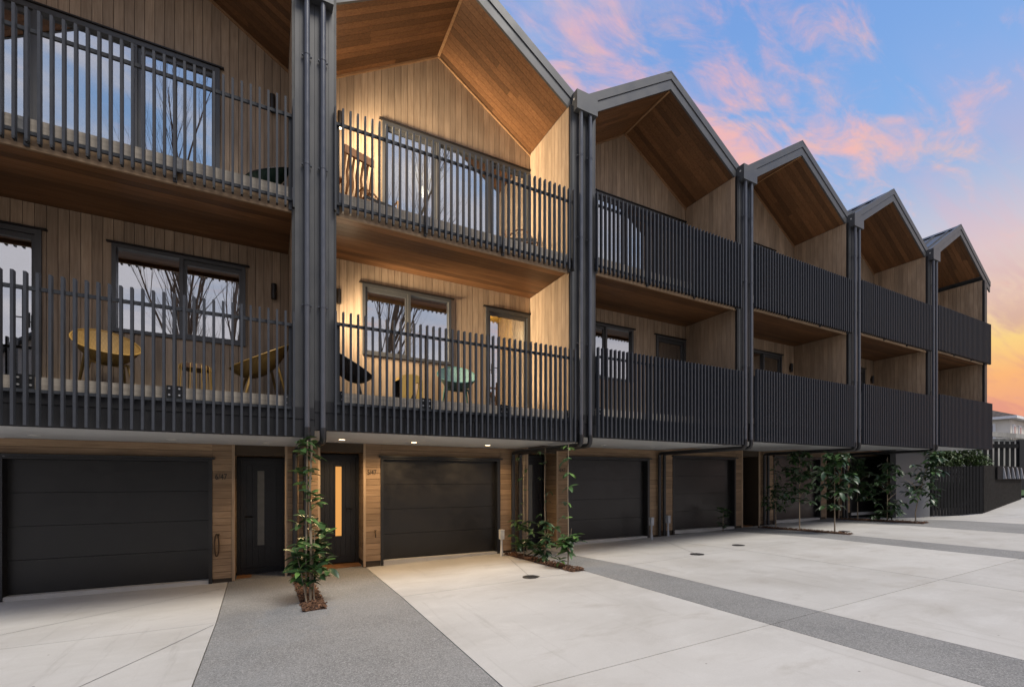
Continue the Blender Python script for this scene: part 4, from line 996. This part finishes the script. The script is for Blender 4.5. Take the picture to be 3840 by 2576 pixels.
# cream house
def cream_house():
    fw, rgt = Vector((.462, .887, 0)), Vector((.887, -.462, 0))
    C = fw * 45 + rgt * (1.0741 * 45)
    ea = (rgt * .86 + fw * .51).normalized(); eb = Vector((-ea.y, ea.x, 0))
    if eb.dot(rgt) > 0: eb = -eb
    LA, LB, ze, zb_ = 9.0, 10.0, 7.72, .8
    rt = empty('cream_house', (C.x, C.y, zb_), 'cream two-storey house with white trim and dark shingle hip roof', 'house')
    def wallbox(name, o_, e, L, n_out, s0, s1, z0, z1, out0, out1, mat, par):
        b = MB(); pts = [o_ + e * s0 + n_out * out0, o_ + e * s1 + n_out * out0, o_ + e * s1 + n_out * out1, o_ + e * s0 + n_out * out1]
        b.add([(p.x, p.y, z0) for p in pts] + [(p.x, p.y, z1) for p in pts], [(0, 1, 2, 3), (7, 6, 5, 4), (0, 4, 5, 1), (1, 5, 6, 2), (2, 6, 7, 3), (3, 7, 4, 0)]); return b.build(name, mat, par)
    wa = MB(); q = [C, C + ea * LA, C + ea * LA + eb * LB, C + eb * LB]
    wa.add([(p.x, p.y, zb_) for p in q] + [(p.x, p.y, ze) for p in q], [(0, 1, 5, 4), (1, 2, 6, 5), (2, 3, 7, 6), (3, 0, 4, 7)]); wall = wa.build('wall', 'house_cream', rt)
    ov = .55; q = [C - ea * ov - eb * ov, C + ea * (LA + ov) - eb * ov, C + ea * (LA + ov) + eb * (LB + ov), C - ea * ov + eb * (LB + ov)]
    mid = (q[0] + q[2]) / 2; r1 = mid - eb * 1.2; r2 = mid + eb * 1.2; zt_ = ze + 1.9
    rf = MB(); rf.add([(p.x, p.y, ze + .12) for p in q] + [(r1.x, r1.y, zt_), (r2.x, r2.y, zt_)], [(0, 1, 4), (1, 2, 5, 4), (2, 3, 5), (3, 0, 4, 5)]); roof = rf.build('roof', 'shingle', rt)
    ev = MB(); ev.add([(p.x, p.y, ze - .14) for p in q] + [(p.x, p.y, ze + .115) for p in q], [(3, 2, 1, 0), (0, 1, 5, 4), (1, 2, 6, 5), (2, 3, 7, 6), (3, 0, 4, 7)]); ev.build('eaves', 'house_white', roof)
    def win(o_, e, nrm, s0, s1, z0, z1):
        wn = wallbox('window', o_, e, 0, nrm, s0 - .18, s1 + .18, z0 - .18, z1 + .18, .0, .08, 'house_white', rt)
        wallbox('pane', o_, e, 0, nrm, s0, s1, z0, z1, .081, .10, 'house_glass', wn)
        wallbox('sash_bar', o_, e, 0, nrm, s0 - .02, s1 + .02, z0 + .3, z0 + .37, .101, .13, 'house_white', wn)
    win(C, eb, -ea, 1.2, 2.75, 5.35, 7.05); win(C, eb, -ea, 3.4, 5.2, 5.35, 7.05)
    for s in (.75, 2.6, 4.6): win(C, ea, -eb, s, s + .5, 4.0, 6.9)
cream_house()
def leafy(name, base, label, blobs, n, ls, mat, cat, trunk=None, bark='trunk_bark', group=None):
    rt = empty(name, base, label, cat, group); b = MB()
    for _ in range(n):
        c, r = rnd.choice(blobs)
        d = Vector((rnd.gauss(0, 1), rnd.gauss(0, 1), rnd.gauss(0, 1))).normalized(); q = Vector(c) + Vector((d.x * r[0], d.y * r[1], d.z * r[2])) * rnd.uniform(.62, 1.05)
        M = Matrix.Translation(q) @ Matrix.Rotation(rnd.uniform(0, 6.28), 4, 'Z') @ Matrix.Rotation(rnd.uniform(-1.1, .6), 4, 'X'); l = ls * rnd.uniform(.6, 1.25)
        b.add([M @ Vector(v) for v in ((0, 0, 0), (-.3 * l, .5 * l, .08 * l), (0, l, -.12 * l), (.3 * l, .5 * l, .08 * l))], [(0, 1, 2, 3)])
    b.build('foliage', mat, rt, (0, 0, 0), True)
    if trunk:
        t = MB()
        for pts, r0, r1 in trunk: t.tube(pts, [r0 + (r1 - r0) * i / (len(pts) - 1) for i in range(len(pts))], 7)
        t.build('trunk', bark, rt, (0, 0, 0), True)
    return rt
bl = []
for k in range(26):
    t = rnd.random(); bl.append(((-1.9 + 3.8 * t + rnd.uniform(-.2, .2), -1.0 * t + .5 + rnd.uniform(-.25, .25), rnd.uniform(.6, 3.05) - .3 * abs(t - .4)), (.5, .45, .42)))
leafy('hedge_shrub', (29.4, 10.0, .2), 'dense green shrub mounded above the black slat fence', bl, 9000, .15, 'hedge_leaf', 'shrub', [([(0, 0, 0), (.1, 0, .8), (.3, .1, 1.6)], .06, .03)])
bl = [((rnd.uniform(-3, 3), rnd.uniform(-2, 2), rnd.uniform(4, 7.6)), (1.2, 1.2, .9)) for _ in range(22)]
leafy('far_tree', (86, 23, 1.2), 'pale leafy tree behind the cream house', bl, 2600, .35, 'hedge_leaf', 'tree', [([(0, 0, 0), (0, .1, 5), (.2, 0, 8)], .3, .1)])

# ------------------------------------------------------------------ across the drive: what the windows mirror
def bare_tree(base, h, label, seed):
    rg = random.Random(seed); rt = empty('bare_poplar', base, label, 'tree', 'bare poplars across the drive'); tr = MB(); br = MB()
    def grow(p, d, L, r, lev):
        n = 4; pts = [p]; q = p.copy(); dd = d.copy()
        for i in range(n):
            dd = (dd + Vector((rg.gauss(0, .07), rg.gauss(0, .07), .05 if lev else 0))).normalized(); q = q + dd * L / n; pts.append(q.copy())
        rr = [r * (1 - .72 * i / n) for i in range(n + 1)]
        (tr if lev == 0 else br).tube(pts, rr, 7 if lev == 0 else (5 if lev == 1 else 3), cap=False)
        if lev < 3:
            m = (20, 7, 4)[lev]
            for k in range(m):
                t = rg.uniform(.16 if lev == 0 else .2, 1); i = min(n - 1, int(t * n)); o_ = pts[i].lerp(pts[i + 1], t * n - i)
                a = rg.uniform(0, 6.28); sp = rg.uniform(.28, .5); e = (dd * math.cos(sp) + (dd.orthogonal().normalized() * math.cos(a) + dd.cross(dd.orthogonal().normalized()) * math.sin(a)) * math.sin(sp)); e.z = abs(e.z) + .3
                grow(o_, e.normalized(), L * (.42 - .14 * t) if lev == 0 else L * .5, max(.006, rr[i] * .42), lev + 1)
    grow(Vector((0, 0, -.1)), Vector((0, 0, 1)), h, .26, 0)
    tr.build('trunk', 'far_bark', rt, (0, 0, 0), True); br.build('branches', 'far_bark', rt, (0, 0, 0), True)
for (x, y, h, s, lab) in ((-3.6, -13, 18, 3, 'bare poplar mirrored in the opening pane of the 6/47 window'), (6.0, -14, 19, 8, 'tall bare poplar mirrored in the window of the lit balcony'), (-1.6, -16, 17, 5, 'second bare poplar mirrored behind the first in the 6/47 window')):
    bare_tree((x, y, -.2), h, lab, s)
def neighbour(x0, x1, y0, y1, ze, zr, label):
    rt = empty('neighbour_house', ((x0 + x1) / 2, (y0 + y1) / 2, -.2), label, 'house', 'houses across the drive')
    b = MB(); b.box(x0, x1, y0, y1, -.3, ze); b.build('wall', 'neighbour_wall', rt)
    xm = (x0 + x1) / 2; b = MB(); b.prism([(x0 - .4, ze - .1), (xm, zr), (x1 + .4, ze - .1), (xm, zr - .25)], 'Y', y0 - .3, y1 + .4); b.build('roof', 'neighbour_roof', rt)
    b = MB(); b.prism([(x0, ze), (xm, zr - .26), (x1, ze)], 'Y', y1 - .2, y1); b.build('gable', 'neighbour_wall', rt)
    for k in range(3):
        for zz in (1.0, 4.0):
            xx = x0 + (x1 - x0) * (.2 + .3 * k); wn = box('window', xx - .6, xx + .6, y1 + .002, y1 + .06, zz, zz + 1.3, 'house_white', rt); box('pane', xx - .52, xx + .52, y1 + .061, y1 + .07, zz + .08, zz + 1.22, 'frame_black', wn)
neighbour(-15, -6.5, -26, -17, 7.0, 10.6, 'dark gabled house mirrored low in the 6/47 window')
neighbour(10.5, 19, -26, -17, 6.6, 10.2, 'dark gabled house mirrored low in the lit balcony window')
neighbour(-3.5, 7.5, -32, -23, 6.0, 9.4, 'dark gabled house between the other two across the drive')
